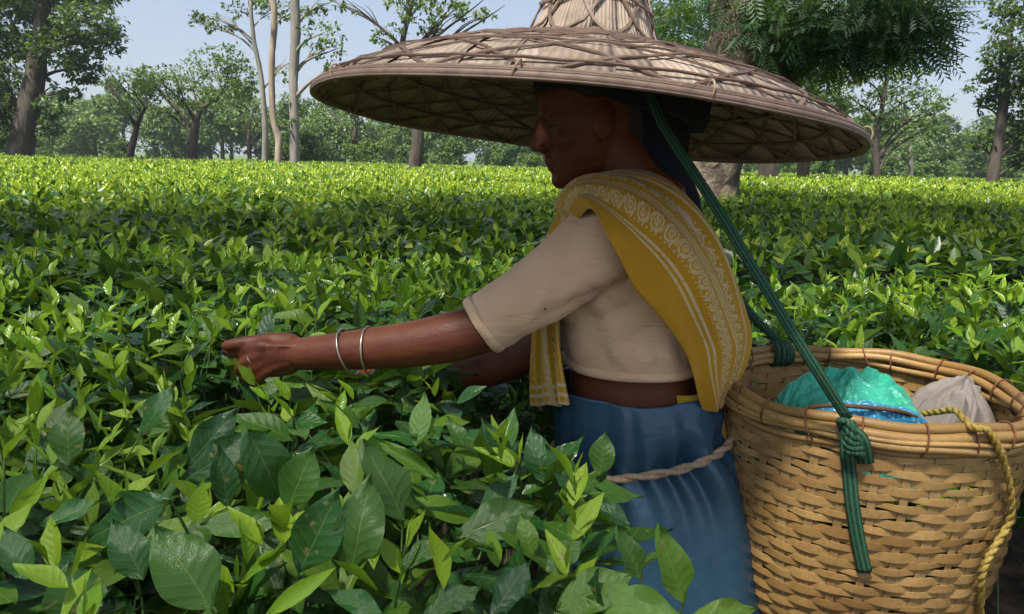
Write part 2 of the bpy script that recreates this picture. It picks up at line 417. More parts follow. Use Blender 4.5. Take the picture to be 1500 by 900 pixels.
BUSHES = [(-.85, .75, 'tea bush with large blue-green leaves in front of the reaching hand'),
          (-.15, .68, 'tea bush with broad scarred leaves spreading before the blue apron'),
          (-1.05, 1.5, 'tea bush thick with yellow-green shoots beyond the fingertips'),
          (-.28, 1.45, 'half-plucked tea bush under the outstretched forearm'),
          (-1.6, 2.25, 'outermost leafy tea bush on the reaching-hand side before the first dark furrow'),
          (-.65, 2.3, 'tea bush behind the forearm bangles, before the first dark furrow'),
          (.2, 2.25, 'tea bush behind the plucker\'s chest and yellow shawl'),
          (.95, 2.1, 'tea bush with long leaves directly behind the woven basket'),
          (1.8, 2.15, 'tea bush past the basket on the grey cloth side'),
          (1.55, 1.25, 'tea bush at the outer side of the basket across the path')]
def near_tea():
    x, y = scatter(-3.0, 2.9, .1, 2.95, 225)
    keep = tea_allowed(x, y) & (np.abs(x) < .55+y*.95) & (np.hypot(x, y) > .40) & (y < 2.85+.1*x+.16*np.sin(x*1.3+2.85))
    x, y = x[keep], y[keep]
    z = table(x, y)+RNG.normal(0, .018, len(x))
    e = np.where((y < 1.62) & (x < .5), edge_x(y)-x, 1.0)
    z -= .14*np.exp(-np.clip(e, 0, 1)/.05)
    # deeper layers
    x2, y2 = scatter(-3.0, 2.9, .1, 2.95, 110)
    k2 = tea_allowed(x2, y2) & (np.abs(x2) < .55+y2*.95) & (np.hypot(x2, y2) > .40) & (y2 < 2.85+.1*x2+.16*np.sin(x2*1.3+2.85))
    x2, y2 = x2[k2], y2[k2]
    z2 = table(x2, y2)-RNG.uniform(.08, .30, len(x2))
    A = shoots(x, y, z, young_level(x, y)); B = shoots(x2, y2, z2, np.full(len(x2), .05))
    pos, rot, sc, age, rnd, var = [np.concatenate([a, b]) for a, b in zip(A, B)]
    # keep leaves out of her arm, body and basket
    def seg_d(p, a, b):
        a = np.asarray(a); b = np.asarray(b); t = np.clip(((p-a)@(b-a))/((b-a)@(b-a)), 0, 1)[:, None]
        return np.linalg.norm(p-(a+(b-a)*t), axis=1)
    mid = pos+rot[:, :, 1]*sc[:, None]*.5
    arm = [Pn(885, 340, 1.16), Pn(700, 487, 1.15), Pn(540, 512, 1.17), Pn(400, 512, 1.2)]
    ok = np.ones(len(pos), bool)
    for q in (pos, mid, pos+rot[:, :, 1]*sc[:, None]):
        for a, b in zip(arm[:-1], arm[1:]): ok &= seg_d(q, a, b) > .048
        ok &= ~((np.hypot((q[:, 0]-.235)/.20, (q[:, 1]-1.3)/.16) < 1) & (q[:, 2] > .3))
        ok &= np.hypot(q[:, 0]-.615, q[:, 1]-1.27) > .28
        # do not rise in front of the arm and shawl
        qx, qy, qd = proj(q)
        ok &= ~((qx > 430) & (qx < 820) & (qy < np.interp(qx, [430, 700, 820], [552, 545, 590])) & (qy > 420) & (qd < 1.17))
        ok &= ~((qx > 820) & (qx < 1130) & (qy < np.interp(qx, [820, 880, 960, 1060, 1130], [596, 625, 715, 840, 885])) & (qd < 1.35))
        ok &= ~((qx > 300) & (qx < 430) & (qy < 548) & (qd < 1.16))
    pos, rot, sc, age, rnd, var = [a[ok] for a in (pos, rot, sc, age, rnd, var)]
    # large single leaves that stand out in the foreground: base px, tip px, width ratio, age, spot
    hero = [(310, 893, 228, 768, .62, .12), (112, 912, 106, 826, 1.0, .15), (362, 628, 422, 745, .52, .10), (275, 682, 346, 599, .46, .05),
            (265, 706, 388, 628, .34, .0), (250, 733, 105, 792, .40, .0), (293, 770, 414, 762, .40, .25), (285, 768, 298, 707, .55, .8), (12, 766, 73, 694, .30, .85),
            (388, 903, 494, 831, .22, .95), (100, 682, 97, 598, .6, .2), (512, 842, 541, 704, .52, .28), (438, 838, 499, 713, .52, .06), (592, 764, 537, 642, .5, .12),
            (668, 788, 790, 733, .45, .2), (420, 745, 462, 652, .6, .2), (815, 893, 930, 836, .5, .3), (1002, 884, 961, 766, .4, .3), (878, 697, 888, 632, .6, .15),
            (797, 708, 781, 628, .55, .0), (848, 727, 794, 652, .42, .05), (1008, 908, 1120, 883, .3, .35), (1000, 905, 858, 880, .42, .3), (585, 832, 652, 787, .45, .12),
            (730, 832, 714, 774, .4, .85), (780, 818, 764, 753, .5, .45), (800, 838, 852, 788, .6, .25), (835, 792, 853, 738, .45, .45), (642, 702, 545, 640, .2, .3),
            (680, 657, 657, 609, .5, .2), (747, 682, 704, 613, .36, .05), (210, 850, 165, 760, .55, .1), (620, 905, 700, 850, .45, .15), (560, 900, 480, 868, .4, .1), (40, 850, 5, 770, .5, .05),
            (60, 770, 150, 735, .4, .05), (205, 640, 250, 560, .4, .1), (335, 745, 318, 650, .4, .05), (720, 905, 770, 820, .45, .1), (925, 770, 860, 735, .4, .1), (940, 850, 900, 770, .42, .2), (700, 760, 760, 690, .4, .05)]
    hp, hr, hs, ha, hv, hw = [], [], [], [], [], []
    for bx, by, tx, ty, wr, ag in hero:
        g = Gd((bx+tx)/2, max(by, ty), .925); Y = g[1]
        a = Pn(bx, by, Y); b = Pn(tx, ty, Y+.012)
        d = b-a; L = np.linalg.norm(d); toc = CAM-(a+b)/2; toc /= np.linalg.norm(toc)
        hp.append(a); hs.append(L); ha.append(ag); hw.append(wr)
        hr.append(mats_from_dir(d[None], (toc+np.array([0, 0, .5])+RNG.normal(0, .22, 3))[None])[0]); hv.append(int(RNG.integers(8, 11)) if ag < .7 else 5)
    hr = [r @ np.diag([w_/(.40 if v == 5 else .42), 1, 1]) for r, w_, v in zip(hr, hw, hv)]
    nh = len(hp)
    pos = np.concatenate([pos, hp]); rot = np.concatenate([rot, hr]); sc = np.concatenate([sc, hs]); age = np.concatenate([age, ha])
    rnd = np.concatenate([rnd, RNG.uniform(0, 1, nh)]); var = np.concatenate([var, hv]).astype(int)
    is_hero = np.zeros(len(pos), bool); is_hero[-nh:] = True
    cen = np.array([b[:2] for b in BUSHES])
    own = np.argmin((pos[:, None, 0]-cen[None, :, 0])**2+(pos[:, None, 1]-cen[None, :, 1])**2, 1)
    # leaf meshes shared by the leaves built one by one
    shared = {}
    for v in range(11):
        for ag in range(6):
            tv, tf, tu = NEAR_T[v]
            me = bpy.data.meshes.new('leaf'); me.from_pydata(tv.tolist(), [], tf.tolist())
            l = me.uv_layers.new(name='UVMap'); idx = np.empty(len(me.loops), np.int32); me.loops.foreach_get('vertex_index', idx)
            l.data.foreach_set('uv', tu[idx].astype(np.float32).ravel())
            for nm, val in (('age', ag/5), ('rnd', 0.0)):
                me.attributes.new(nm, 'FLOAT', 'POINT').data.foreach_set('value', np.full(len(tv), val, np.float32))
            me.polygons.foreach_set('use_smooth', [True]*len(me.polygons)); me.materials.append(TEA); shared[v, ag] = me
    for bi, (bx, by, lab) in enumerate(BUSHES):
        s = np.where(own == bi)[0]
        if not len(s): continue
        root = empty('tea_bush', (bx, by, 0), lab, 'tea bush', 'tea bushes beside the path')
        qx, qy, qd = proj(pos[s]+rot[s][:, :, 1]*sc[s][:, None]*.5)
        vis = (qx > -20) & (qx < 1520) & (qy > 200) & (qy < 915) & (qd > .3)
        topness = pos[s][:, 2]-table(pos[s][:, 0], pos[s][:, 1])
        score = sc[s]*FPX/np.maximum(qd, .3)*(topness > -.06)*vis + 1000*is_hero[s]
        nmax = 280 if bi in (0, 1, 2, 3) else 170
        order = np.argsort(-score)[:nmax]; order = order[score[order] > 25]
        single = s[order]; rest = np.setdiff1d(s, single)
        inv = Matrix.Translation((-bx, -by, 0))
        for i in single:
            o = bpy.data.objects.new('leaf', shared[int(var[i]), int(round(float(age[i])*5))])
            r = rot[i]*sc[i]; p = pos[i]
            mw = Matrix(((r[0, 0], r[0, 1], r[0, 2], p[0]-bx), (r[1, 0], r[1, 1], r[1, 2], p[1]-by), (r[2, 0], r[2, 1], r[2, 2], p[2]), (0, 0, 0, 1)))
            COL.objects.link(o); o.parent = root; o.matrix_basis = mw
        bulk_mesh('foliage', NEAR_T, var[rest], pos[rest], rot[rest], sc[rest], age[rest], rnd[rest], TEA, root)
        # woody frame and thin twigs
        for k in range(5):
            a = 2*pi*k/5+bi; ex = bx+.30*cos(a); ey = by+.30*sin(a)
            if not tea_allowed(np.array([ex]), np.array([ey]))[0]: ex, ey = bx-.12, by+.05*k
            zt = float(table(np.array([ex]), np.array([ey]))[0])-.10
            pts = spline([(bx+.03*cos(a), by+.03*sin(a), -.02), (bx+.07*cos(a), by+.07*sin(a), .3), (bx+(ex-bx)*.7, by+(ey-by)*.7, .55), (ex, ey, zt)], 4)
            rebase(obj('stem', *tube(pts, lerp_list([.022, .016, .012, .006], 4), 6), WOOD), root)
        G = ([], [])
        for i in s[::5]:
            p = pos[i]; q = (p[0]+random.gauss(0, .03), p[1]+random.gauss(0, .03), p[2]-random.uniform(.08, .2))
            add(G, tube([q, (p[0]*.5+q[0]*.5, p[1]*.5+q[1]*.5+.006, p[2]*.5+q[2]*.5), p], [.0022, .0018, .0012], 3, False))
        o = rebase(obj('twigs', *G, STEM_G), root); o['kind'] = 'stuff'
near_tea()

def far_tea():
    MID_T = [leaf_template(3, 2, .42, .12, .12), leaf_template(3, 2, .46, .3, .2), leaf_template(3, 2, .40, .1, -.05, .2), leaf_template(3, 2, .44, .3, .05, -.2), leaf_template(3, 2, .38, .15, .3),
             leaf_template(3, 2, .42, .4, 0), leaf_template(3, 2, .40, .5, .15), leaf_template(2, 2, .16, .4, 0)]
    FAR_T = [leaf_template(2, 2, .46, .15, .12)]*5 + [leaf_template(2, 2, .38, .4, -.05)]*3
    FLAT_T = [leaf_template(2, 1, .46, 0, .2)]*5 + [leaf_template(2, 1, .40, 0, .12)]*3
    parts = []
    def zone(y0, y1, dens, big, T):
        x, y = scatter(-y1*.95-2.0, y1*.95+2.0, y0, y1, dens)
        k = (np.abs(x) < y*.95+2.0)
        if y0 < 3: k &= y >= 2.85+.1*x+.16*np.sin(x*1.3+2.85)
        x, y = x[k], y[k]
        z = table(x, y)+RNG.normal(0, .02, len(x))
        yl = np.clip(.30+.45*vnoise(x, y, 1.1, 9)+.05*np.minimum(y, 13), .03, 1)
        A = shoots(x, y, z, yl); A[2] = A[2]*big
        bulk = A; parts.append((A, T)); return A
    zone(2.3, 6, 120, 1.25, MID_T)
    zone(6, 12, 75, 1.35, FAR_T)
    zone(12, 22, 34, 1.8, FLAT_T)
    zone(22, FIELD_END, 15, 2.35, FLAT_T)
    T, off = [], 0; cols = [[] for _ in range(6)]
    for A, tm in parts:
        for i in range(6): cols[i].append(A[i] if i < 5 else A[i]+off)
        T += tm; off += len(tm)
    pos, rot, sc, age, rnd, var = [np.concatenate(c) for c in cols]
    o = bulk_mesh('tea_field', T, var, pos, rot, sc, age, rnd, TEAFAR)
    tag(o, 'wide level field of clipped tea bushes reaching to the trees', 'tea field')
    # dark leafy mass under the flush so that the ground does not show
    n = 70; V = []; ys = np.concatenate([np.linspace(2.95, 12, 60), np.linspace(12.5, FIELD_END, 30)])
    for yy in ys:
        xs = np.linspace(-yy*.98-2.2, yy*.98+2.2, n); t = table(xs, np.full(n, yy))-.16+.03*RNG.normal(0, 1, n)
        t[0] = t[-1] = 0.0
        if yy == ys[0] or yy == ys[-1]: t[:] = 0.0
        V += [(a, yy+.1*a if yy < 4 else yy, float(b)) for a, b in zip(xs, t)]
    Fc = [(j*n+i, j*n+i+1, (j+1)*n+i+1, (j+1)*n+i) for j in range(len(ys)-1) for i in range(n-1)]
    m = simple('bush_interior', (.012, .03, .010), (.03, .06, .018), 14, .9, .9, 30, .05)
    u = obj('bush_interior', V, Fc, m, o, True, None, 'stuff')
far_tea()

# ------------------------------------------------------------ trees
DIAMOND = (np.array([(0, 0, 0), (-.28, .45, .05), (0, 1, -.12), (.28, .45, .05)]), np.array([(0, 3, 2, 1)]), np.array([(.5, 0), (0, .5), (.5, 1), (1, .5)]))
def clump_leaves(c, r, n, size, sub=10, flat=.6):
    """leaves in little sprays spread through an ellipsoid"""
    k = max(3, int(n/sub)); d = RNG.normal(0, 1, (k, 3)); d /= np.linalg.norm(d, axis=1, keepdims=True)
    rr = RNG.uniform(.25, 1, (k, 1))**.5
    ce = np.array(c)+d*rr*np.array(r)
    i = RNG.integers(0, k, n)
    p = ce[i]+RNG.normal(0, 1, (n, 3))*np.array([1, 1, flat])*np.mean(r)*.16
    dirs = d[i]*.5+RNG.normal(0, .6, (n, 3)); dirs[:, 2] -= .15
    up = RNG.normal(0, .5, (n, 3))+np.array([0, 0, 1])
    return p, mats_from_dir(dirs, up), RNG.uniform(.7, 1.3, n)*size
def make_tree(name, label, d, trunk, clumps, leafmat, bark, leaf_n=500, leaf_size=.22, sub=12, group=None, depth=1.0, limbs=True, fine=6):
    """trunk: [(px,py,width_px)...] bottom first at distance d (first point is carried down to the ground); clumps: [(px,py,rx,ry[,n])]"""
    s = d/FPX
    leaf_n = int(leaf_n*1.7); leaf_size *= .68
    b = P(trunk[0][0], trunk[0][1], d); base = Vector((b.x-.02, d, 0))
    root = empty(name, base, label, 'tree', group)
    pts = [base+Vector((0, 0, -.15))]+[P(x, y, d+random.uniform(-.1, .1)*d*.02) for x, y, w_ in trunk]; rr = [trunk[0][2]*s*.56]+[w_*s*.5 for _, _, w_ in trunk]
    sp = spline(pts, fine); sr = lerp_list(rr, fine)
    V, Fc = tube(sp, sr, 12)
    V = [v+Vector((random.gauss(0, 1), random.gauss(0, 1), 0))*0.035*sr[min(i//12, len(sr)-1)]*1.5 for i, v in enumerate(V)]
    rebase(obj('trunk', V, Fc, bark), root)
    PP, RR, SS = [], [], []
    for cl in clumps:
        px, py, rx, ry = cl[:4]; n = int((cl[4] if len(cl) > 4 else 1)*leaf_n*(rx*ry)/(45*30))
        yy = d+random.uniform(-1, 1)*rx*s*.9*depth
        c = P(px, py, yy)
        p, r, q = clump_leaves(c, (rx*s, rx*s*.9*depth, ry*s), max(n, 30), leaf_size, sub); PP.append(p); RR.append(r); SS.append(q)
        if limbs:
            cand = [(abs((q_-c).length-(c.z-q_.z)*.6)+max(0, q_.z-c.z)*3, i) for i, q_ in enumerate(sp[fine:], fine)]
            i = min(cand)[1]; a = sp[i]; L = (c-a).length
            mid1 = a*.6+c*.4+Vector((random.gauss(0, .05)*L, random.gauss(0, .05)*L, .10*L)); r0 = min(sr[i]*.55, L*.04+.02)
            pp = spline([a, mid1, c, c+(c-mid1)*.35], 4)
            lb = rebase(obj('limb', *tube(pp, lerp_list([r0, r0*.65, r0*.3, r0*.1], 4), 6, False), bark), root)
            for _ in range(3):
                e = c+Vector((random.uniform(-1, 1)*rx*s*.8, random.uniform(-1, 1)*rx*s*.6, random.uniform(-.5, .9)*ry*s))
                subpart(obj('branch', *tube(spline([mid1, (mid1+e)*.5+Vector((0, 0, .06*L)), e], 3), lerp_list([r0*.4, r0*.22, r0*.07], 3), 4, False), bark), lb)
    p, r, q = np.concatenate(PP), np.concatenate(RR), np.concatenate(SS); n = len(p)
    a = np.clip(RNG.normal(.35, .25, n), 0, 1)
    o = bulk_mesh('crown', [DIAMOND], np.zeros(n, int), p, r, q, a, RNG.uniform(0, 1, n), leafmat, root)
    return root

make_tree('shade_tree', 'massive dark leaning tree with heavy drooping foliage standing apart beside the field', 31,
          [(30, 232, 36), (40, 170, 30), (52, 110, 26), (60, 50, 20), (64, -20, 14)],
          [(20, 40, 60, 45), (70, 10, 60, 30), (130, 30, 45, 30), (150, 60, 32, 22), (95, 70, 45, 30), (120, 100, 32, 22), (20, 100, 40, 30, .8), (12, 150, 28, 26, .8), (72, 155, 18, 14), (5, 195, 16, 18, .8), (95, 135, 20, 12), (40, -30, 90, 40), (140, -15, 50, 25), (-40, 60, 60, 60), (-30, 150, 45, 40), (75, 185, 18, 12)],
          TL_DARK, BARK_DARK, 620, .30)
make_tree('shade_tree', 'slender small tree with thin airy crown left of the forked tree', 36,
          [(190, 234, 11), (196, 205, 9), (204, 175, 6), (215, 155, 4)],
          [(165, 110, 28, 14, .7), (190, 128, 30, 16, .7), (170, 150, 24, 12, .7), (215, 110, 26, 18), (195, 165, 22, 12), (205, 145, 30, 15), (150, 120, 16, 8, .6)], TL_LIGHT, BARK_DARK, 420, .24)
make_tree('shade_tree', 'rounded small tree with dark forked trunk and dense olive crown', 36,
          [(281, 238, 14), (284, 205, 12), (286, 185, 12), (296, 160, 6), (325, 140, 4)],
          [(240, 125, 38, 24), (215, 115, 26, 16), (275, 118, 34, 22), (315, 95, 34, 24), (340, 85, 24, 18), (350, 115, 30, 20), (325, 130, 34, 20), (280, 145, 26, 16), (245, 165, 22, 14, .7), (300, 150, 28, 12, .7), (370, 130, 16, 14), (340, 145, 22, 12, .6)], TL_MID, BARK_DARK, 560, .24)
o_ = P(281, 190, 36)
make_tree('shade_tree', 'little bright green tree between the forked tree and the bare slim trunks', 40,
          [(366, 240, 7), (365, 215, 6), (364, 190, 4)],
          [(345, 175, 20, 12), (370, 160, 22, 13), (385, 175, 20, 14), (360, 190, 22, 8, .6), (405, 185, 16, 10), (385, 145, 18, 10, .7)], TL_LIGHT, BARK_DARK, 460, .25)
make_tree('shade_tree', 'thin dark-branched tree with almost leafless limbs next to the tan trunk', 30,
          [(388, 242, 9), (388, 180, 8), (382, 110, 7), (372, 60, 6), (366, 0, 5)],
          [(300, 38, 22, 14, .8), (325, 30, 20, 12, .8), (345, 15, 24, 10, .6), (290, 20, 16, 10, .6), (395, 20, 24, 12, .6), (405, 110, 12, 20, .35)], TL_DARK, BARK_GREY, 420, .24)
make_tree('shade_tree', 'tall slim tree with tan crooked trunk', 29,
          [(407, 244, 10), (408, 205, 10), (400, 170, 9), (398, 90, 9), (402, 30, 9), (398, -30, 8)],
          [(400, 8, 30, 12, .6), (380, -10, 30, 15), (420, 95, 10, 14, .4), (425, 20, 18, 14, .6)], TL_MID, BARK_PALE, 380, .24)
make_tree('shade_tree', 'tall straight tree with smooth grey trunk and sparse high leaves', 28,
          [(432, 246, 14), (431, 180, 13), (430, 110, 13), (433, 50, 14), (430, -30, 13)],
          [(470, 50, 28, 18, .7), (485, 75, 24, 16, .8), (455, 20, 16, 14, .6), (490, 100, 14, 10, .6), (440, 150, 14, 10, .3), (420, 180, 12, 14, .3), (480, 5, 18, 12, .6)], TL_MID, BARK_GREY, 420, .24)
make_tree('shade_tree', 'open branching tree rising behind the raised hat brim', 26,
          [(607, 250, 20), (612, 200, 18), (605, 140, 14), (590, 70, 9), (600, 20, 6), (610, -20, 5)],
          [(570, 50, 22, 12, .7), (610, 25, 30, 18, .7), (560, 60, 18, 10, .7), (640, 40, 24, 14, .7), (590, 5, 30, 14, .7), (690, 15, 26, 12, .8), (665, 15, 22, 12, .7), (715, 25, 12, 10, .7), (520, 10, 18, 8, .6), (640, -10, 50, 20), (500, 8, 12, 6, .6)], TL_MID, BARK_DARK, 400, .22)
make_tree('shade_tree', 'twin-stemmed tree with pale leaves below the lifted edge of the hat', 42,
          [(520, 247, 9), (518, 215, 8), (522, 185, 6)],
          [(520, 180, 30, 14, .7), (500, 195, 24, 14), (545, 195, 22, 14), (485, 165, 16, 7, .5), (525, 215, 20, 10)], TL_LIGHT, BARK_DARK, 460, .26)
make_tree('shade_tree', 'straight dark tree trunk behind the drooping edge of the hat', 24,
          [(1125, 262, 28), (1124, 200, 27), (1126, 100, 26), (1128, 0, 24)],
          [(1110, 60, 50, 30), (1150, 30, 50, 30), (1080, 90, 40, 25), (1160, 90, 30, 20), (1180, 150, 30, 18), (980, 30, 40, 30), (1010, 80, 30, 20)], TL_DARK, BARK_DARK, 520, .26)
make_tree('shade_tree', 'dark trunk with green leaves beside the straight dark trunk', 27,
          [(1176, 262, 17), (1176, 220, 16), (1180, 160, 14), (1190, 100, 11)],
          [(1200, 130, 32, 22), (1215, 160, 28, 20), (1190, 100, 34, 20), (1235, 110, 26, 18), (1160, 150, 24, 18)], TL_MID, BARK_DARK, 560, .26)
make_tree('shade_tree', 'tree with tall pale yellow-green crown between the hat and the open sky', 33,
          [(1284, 262, 9), (1283, 220, 9), (1290, 170, 7), (1300, 110, 5)],
          [(1250, 110, 32, 20), (1290, 95, 30, 18), (1320, 125, 30, 20), (1350, 140, 26, 18), (1300, 150, 34, 20), (1255, 150, 28, 18), (1330, 175, 30, 16), (1370, 160, 22, 14), (1380, 150, 16, 10), (1280, 185, 26, 16, .8), (1355, 190, 22, 12, .7), (1230, 180, 22, 16), (1335, 100, 22, 14)], TL_LIGHT, BARK_DARK, 560, .24)
make_tree('shade_tree', 'young thin-trunked tree under the pale yellow-green crown', 40,
          [(1334, 262, 7), (1334, 235, 6), (1333, 205, 4)],
          [(1320, 215, 22, 13), (1345, 205, 22, 13), (1335, 228, 24, 10), (1310, 232, 18, 10)], TL_LIGHT, BARK_GREY, 460, .25)
make_tree('shade_tree', 'dark tree leaning outward at the field end with ragged tiered crown', 27,
          [(1452, 272, 17), (1460, 220, 16), (1468, 165, 14), (1474, 110, 10), (1480, 50, 7)],
          [(1470, 30, 26, 20), (1490, 60, 30, 24), (1465, 85, 26, 18), (1490, 110, 32, 22), (1445, 130, 26, 18), (1480, 150, 32, 20), (1440, 155, 18, 12, .8), (1500, 190, 30, 20), (1440, 205, 20, 11, .8), (1432, 212, 12, 8, .7), (1500, 235, 26, 16), (1540, 100, 50, 60), (1530, 200, 40, 40), (1490, 0, 40, 24)], TL_DARK, BARK_DARK, 560, .26)

def near_tree():                               # the big knotty tree whose crown shades the pluckers
    d = 9.4; s = d/FPX
    b = P(1030, 290, d)
    root = empty('shade_tree', (b.x, d, 0), 'big knotty-barked shade tree behind the hat with feathery overhanging branches', 'tree')
    pts = [Vector((b.x-.06, d, -.2)), Vector((b.x-.02, d, .5)), P(1036, 262, d), P(1050, 190, d), P(1078, 110, d), P(1082, 50, d), P(1068, 0, d), P(1050, -80, d), P(1040, -260, d), P(1010, -500, d-.6)]
    rr = [.50, .43, .37, .40, .44, .37, .26, .24, .20, .14]
    sp = spline(pts, 5); sr = lerp_list(rr, 5); V, Fc = tube(sp, sr, 18)
    V = [v+Vector((cos(i*1.7+v.z*5), sin(i*2.3+v.z*4), 0))*.022+Vector((random.gauss(0, .012), random.gauss(0, .012), 0)) for i, v in enumerate(V)]
    rebase(obj('trunk', V, Fc, BARK_KNOT), root)
    L = []
    def limb(pts, r0, r1, k=5):
        q = spline(pts, k); n = len(q)
        V, Fc = tube(q, [r0+(r1-r0)*i/(n-1) for i in range(n)], 9); V = [v+Vector((random.gauss(0, .05*r0),)*3) for v in V]
        rebase(obj('limb', V, Fc, BARK_KNOT), root); L.append(q)
    knot = P(1165, 95, d-.2)
    limb([P(1090, 120, d), P(1130, 112, d-.1), P(1165, 95, d-.2), P(1200, 60, d-.4), P(1260, 10, d-.8), P(1330, -80, d-1.4)], .24, .07)
    rebase(obj('burl', *ellipsoid(knot, (.22, .2, .17)), BARK_KNOT), root)
    limb([P(1165, 90, d-.2), P(1150, 45, d-.1), P(1135, 0, d), P(1120, -80, d+.2)], .11, .05)
    limb([P(1200, 60, d-.4), P(1270, 40, d-.6), P(1340, 30, d-.8), P(1400, 60, d-1.0)], .07, .012)
    # high limbs out over the pluckers and the camera
    top = sp[-1]; mid = sp[35]
    tips = []
    for (ex, ey, ez) in ((0, 9.2, 8.6), (4.2, 9.4, 7.4), (-2.0, 10.6, 7.6), (6.0, 9.8, 6.4), (2.3, 11.6, 7.6)):
        a = sp[random.choice([33, 36, 39, 42, 44])]; e = Vector((ex, ey, ez))
        limb([a, a*.65+e*.35+Vector((0, 0, .5)), a*.3+e*.7+Vector((0, 0, .4)), e], .12, .03, 4); tips.append(e)
    # feathery leaves: a rib with paired leaflets
    fr_v, fr_f, fr_u = [], [], []
    for k in range(7):
        v = .12+.88*k/7
        for sgn in (-1, 1):
            o = len(fr_v); wd = .26*(1-.5*abs(v-.45))
            fr_v += [(0, v-.045, 0), (sgn*wd*.55, v+.02, .03), (sgn*wd, v+.13, -.05), (sgn*wd*.45, v+.075, .01)]; fr_f.append((o, o+1, o+2, o+3) if sgn > 0 else (o, o+3, o+2, o+1)); fr_u += [(.5, v)]*4
    FROND = (np.array(fr_v), np.array(fr_f), np.array(fr_u))
    cl = []
    for (px, py, dd, rx, ry, rz, n) in ((1000, 20, 9.8, .7, .7, .5, 110), (1000, 70, 10.2, .4, .5, .45, 70), (1140, 40, 8.9, .45, .5, .5, 190), (1190, 20, 8.7, .5, .5, .4, 190), (1250, 25, 8.5, .55, .5, .35, 210), (1310, 35, 8.4, .45, .4, .35, 150), (1215, 75, 8.8, .4, .4, .22, 110), (1285, 0, 8.3, .7, .6, .35, 190), (1350, 45, 8.3, .28, .3, .30, 60), (1335, 75, 8.3, .22, .3, .14, 40), (1170, 70, 9.3, .4, .4, .3, 90), (1110, 30, 9.1, .25, .3, .35, 60), (1375, 15, 8.3, .22, .3, .2, 36), (1120, -30, 9.0, 1.0, .8, .4, 200), (1300, -60, 8.2, 1.0, .8, .4, 200), (965, 10, 10.0, .5, .5, .35, 60), (1215, 50, 9.6, .7, .6, .4, 150)):
        c = Pn(px, py, dd); m = RNG.normal(0, 1, (n, 3)); m /= np.linalg.norm(m, axis=1, keepdims=True)
        p = c+m*(RNG.uniform(0, 1, (n, 1))**.4)*np.array([rx, ry, rz])
        dr = m*np.array([1, 1, .3])+RNG.normal(0, .4, (n, 3)); dr[:, 2] -= .55
        cl.append((p, mats_from_dir(dr, RNG.normal(0, .4, (n, 3))+np.array([0, 0, 1])), RNG.uniform(.22, .42, n)))
    for e in tips:
        n = 130; m = RNG.normal(0, 1, (n, 3)); m /= np.linalg.norm(m, axis=1, keepdims=True)
        p = np.array(e)+m*(RNG.uniform(0, 1, (n, 1))**.4)*np.array([2.1, 2.1, .8])
        dr = m*np.array([1, 1, .3])+RNG.normal(0, .4, (n, 3)); dr[:, 2] -= .3
        cl.append((p, mats_from_dir(dr, RNG.normal(0, .4, (n, 3))+np.array([0, 0, 1])), RNG.uniform(.35, .6, n)))
    p, r, q = [np.concatenate([c[i] for c in cl]) for i in range(3)]; n = len(p)
    bulk_mesh('crown', [FROND], np.zeros(n, int), p, r, q, np.clip(RNG.normal(.4, .25, n), 0, 1), RNG.uniform(0, 1, n), TL_NEAR, root)
    return FROND
FROND = near_tree()

def overhead_tree():                           # the shade tree the photographer stands under; its crown shades the near tea
    bx, by = -6.4, 0.6
    root = empty('shade_tree', (bx, by, 0), 'shade tree spreading its high crown over the path and nearest tea bushes', 'tree')
    sp = spline([(bx, by, -.2), (bx+.05, by, 2.0), (bx-.05, by+.1, 4.2), (bx+.1, by+.2, 6.2)], 5)
    rebase(obj('trunk', *tube(sp, lerp_list([.34, .27, .24, .14], 5), 14), BARK_KNOT), root)
    cl = []
    spots = [((-1.9+6.6*((k*.618) % 1), 1.0+5.0*(k+.5)/22, random.uniform(5.8, 7.4)), 1.0) for k in range(22)]+[((random.uniform(-8, -2.5), random.uniform(.5, 5.5), random.uniform(5.8, 7.4)), .8) for k in range(6)]+[((x_, y_, 6.4), .9) for x_, y_ in ((-4.2, -1.6), (-3.4, -2.8), (.9, -1.0), (-2.2, -3.0), (-4.6, -.2), (-2.3, -1.5), (-1.0, -1.6), (-1.7, -.5), (-2.9, -2.3), (-.4, -2.5), (-1.5, -2.3), (-.6, -.6))]
    for e, wd_ in spots:
        e = Vector(e); a = sp[random.choice([9, 11, 13, 15])]
        q = spline([a, a*.65+e*.35+Vector((0, 0, .5)), a*.3+e*.7+Vector((0, 0, .4)), e], 4)
        rebase(obj('limb', *tube(q, lerp_list([.10, .07, .05, .02], 4), 7), BARK_KNOT), root)
        n = 210 if wd_ == 1 else 120 if wd_ == .8 else 62; m = RNG.normal(0, 1, (n, 3)); m /= np.linalg.norm(m, axis=1, keepdims=True)
        p = np.array(e)+m*(RNG.uniform(0, 1, (n, 1))**.4)*np.array([1.9, 1.5, .7])*wd_
        dr = m*np.array([1, 1, .3])+RNG.normal(0, .4, (n, 3)); dr[:, 2] -= .3
        cl.append((p, mats_from_dir(dr, RNG.normal(0, .4, (n, 3))+np.array([0, 0, 1])), RNG.uniform(.35, .6, n)))
    p, r, q = [np.concatenate([c[i] for c in cl]) for i in range(3)]; n = len(p)
    bulk_mesh('crown', [FROND], np.zeros(n, int), p, r, q, np.clip(RNG.normal(.4, .25, n), 0, 1), RNG.uniform(0, 1, n), TL_NEAR, root)
overhead_tree()

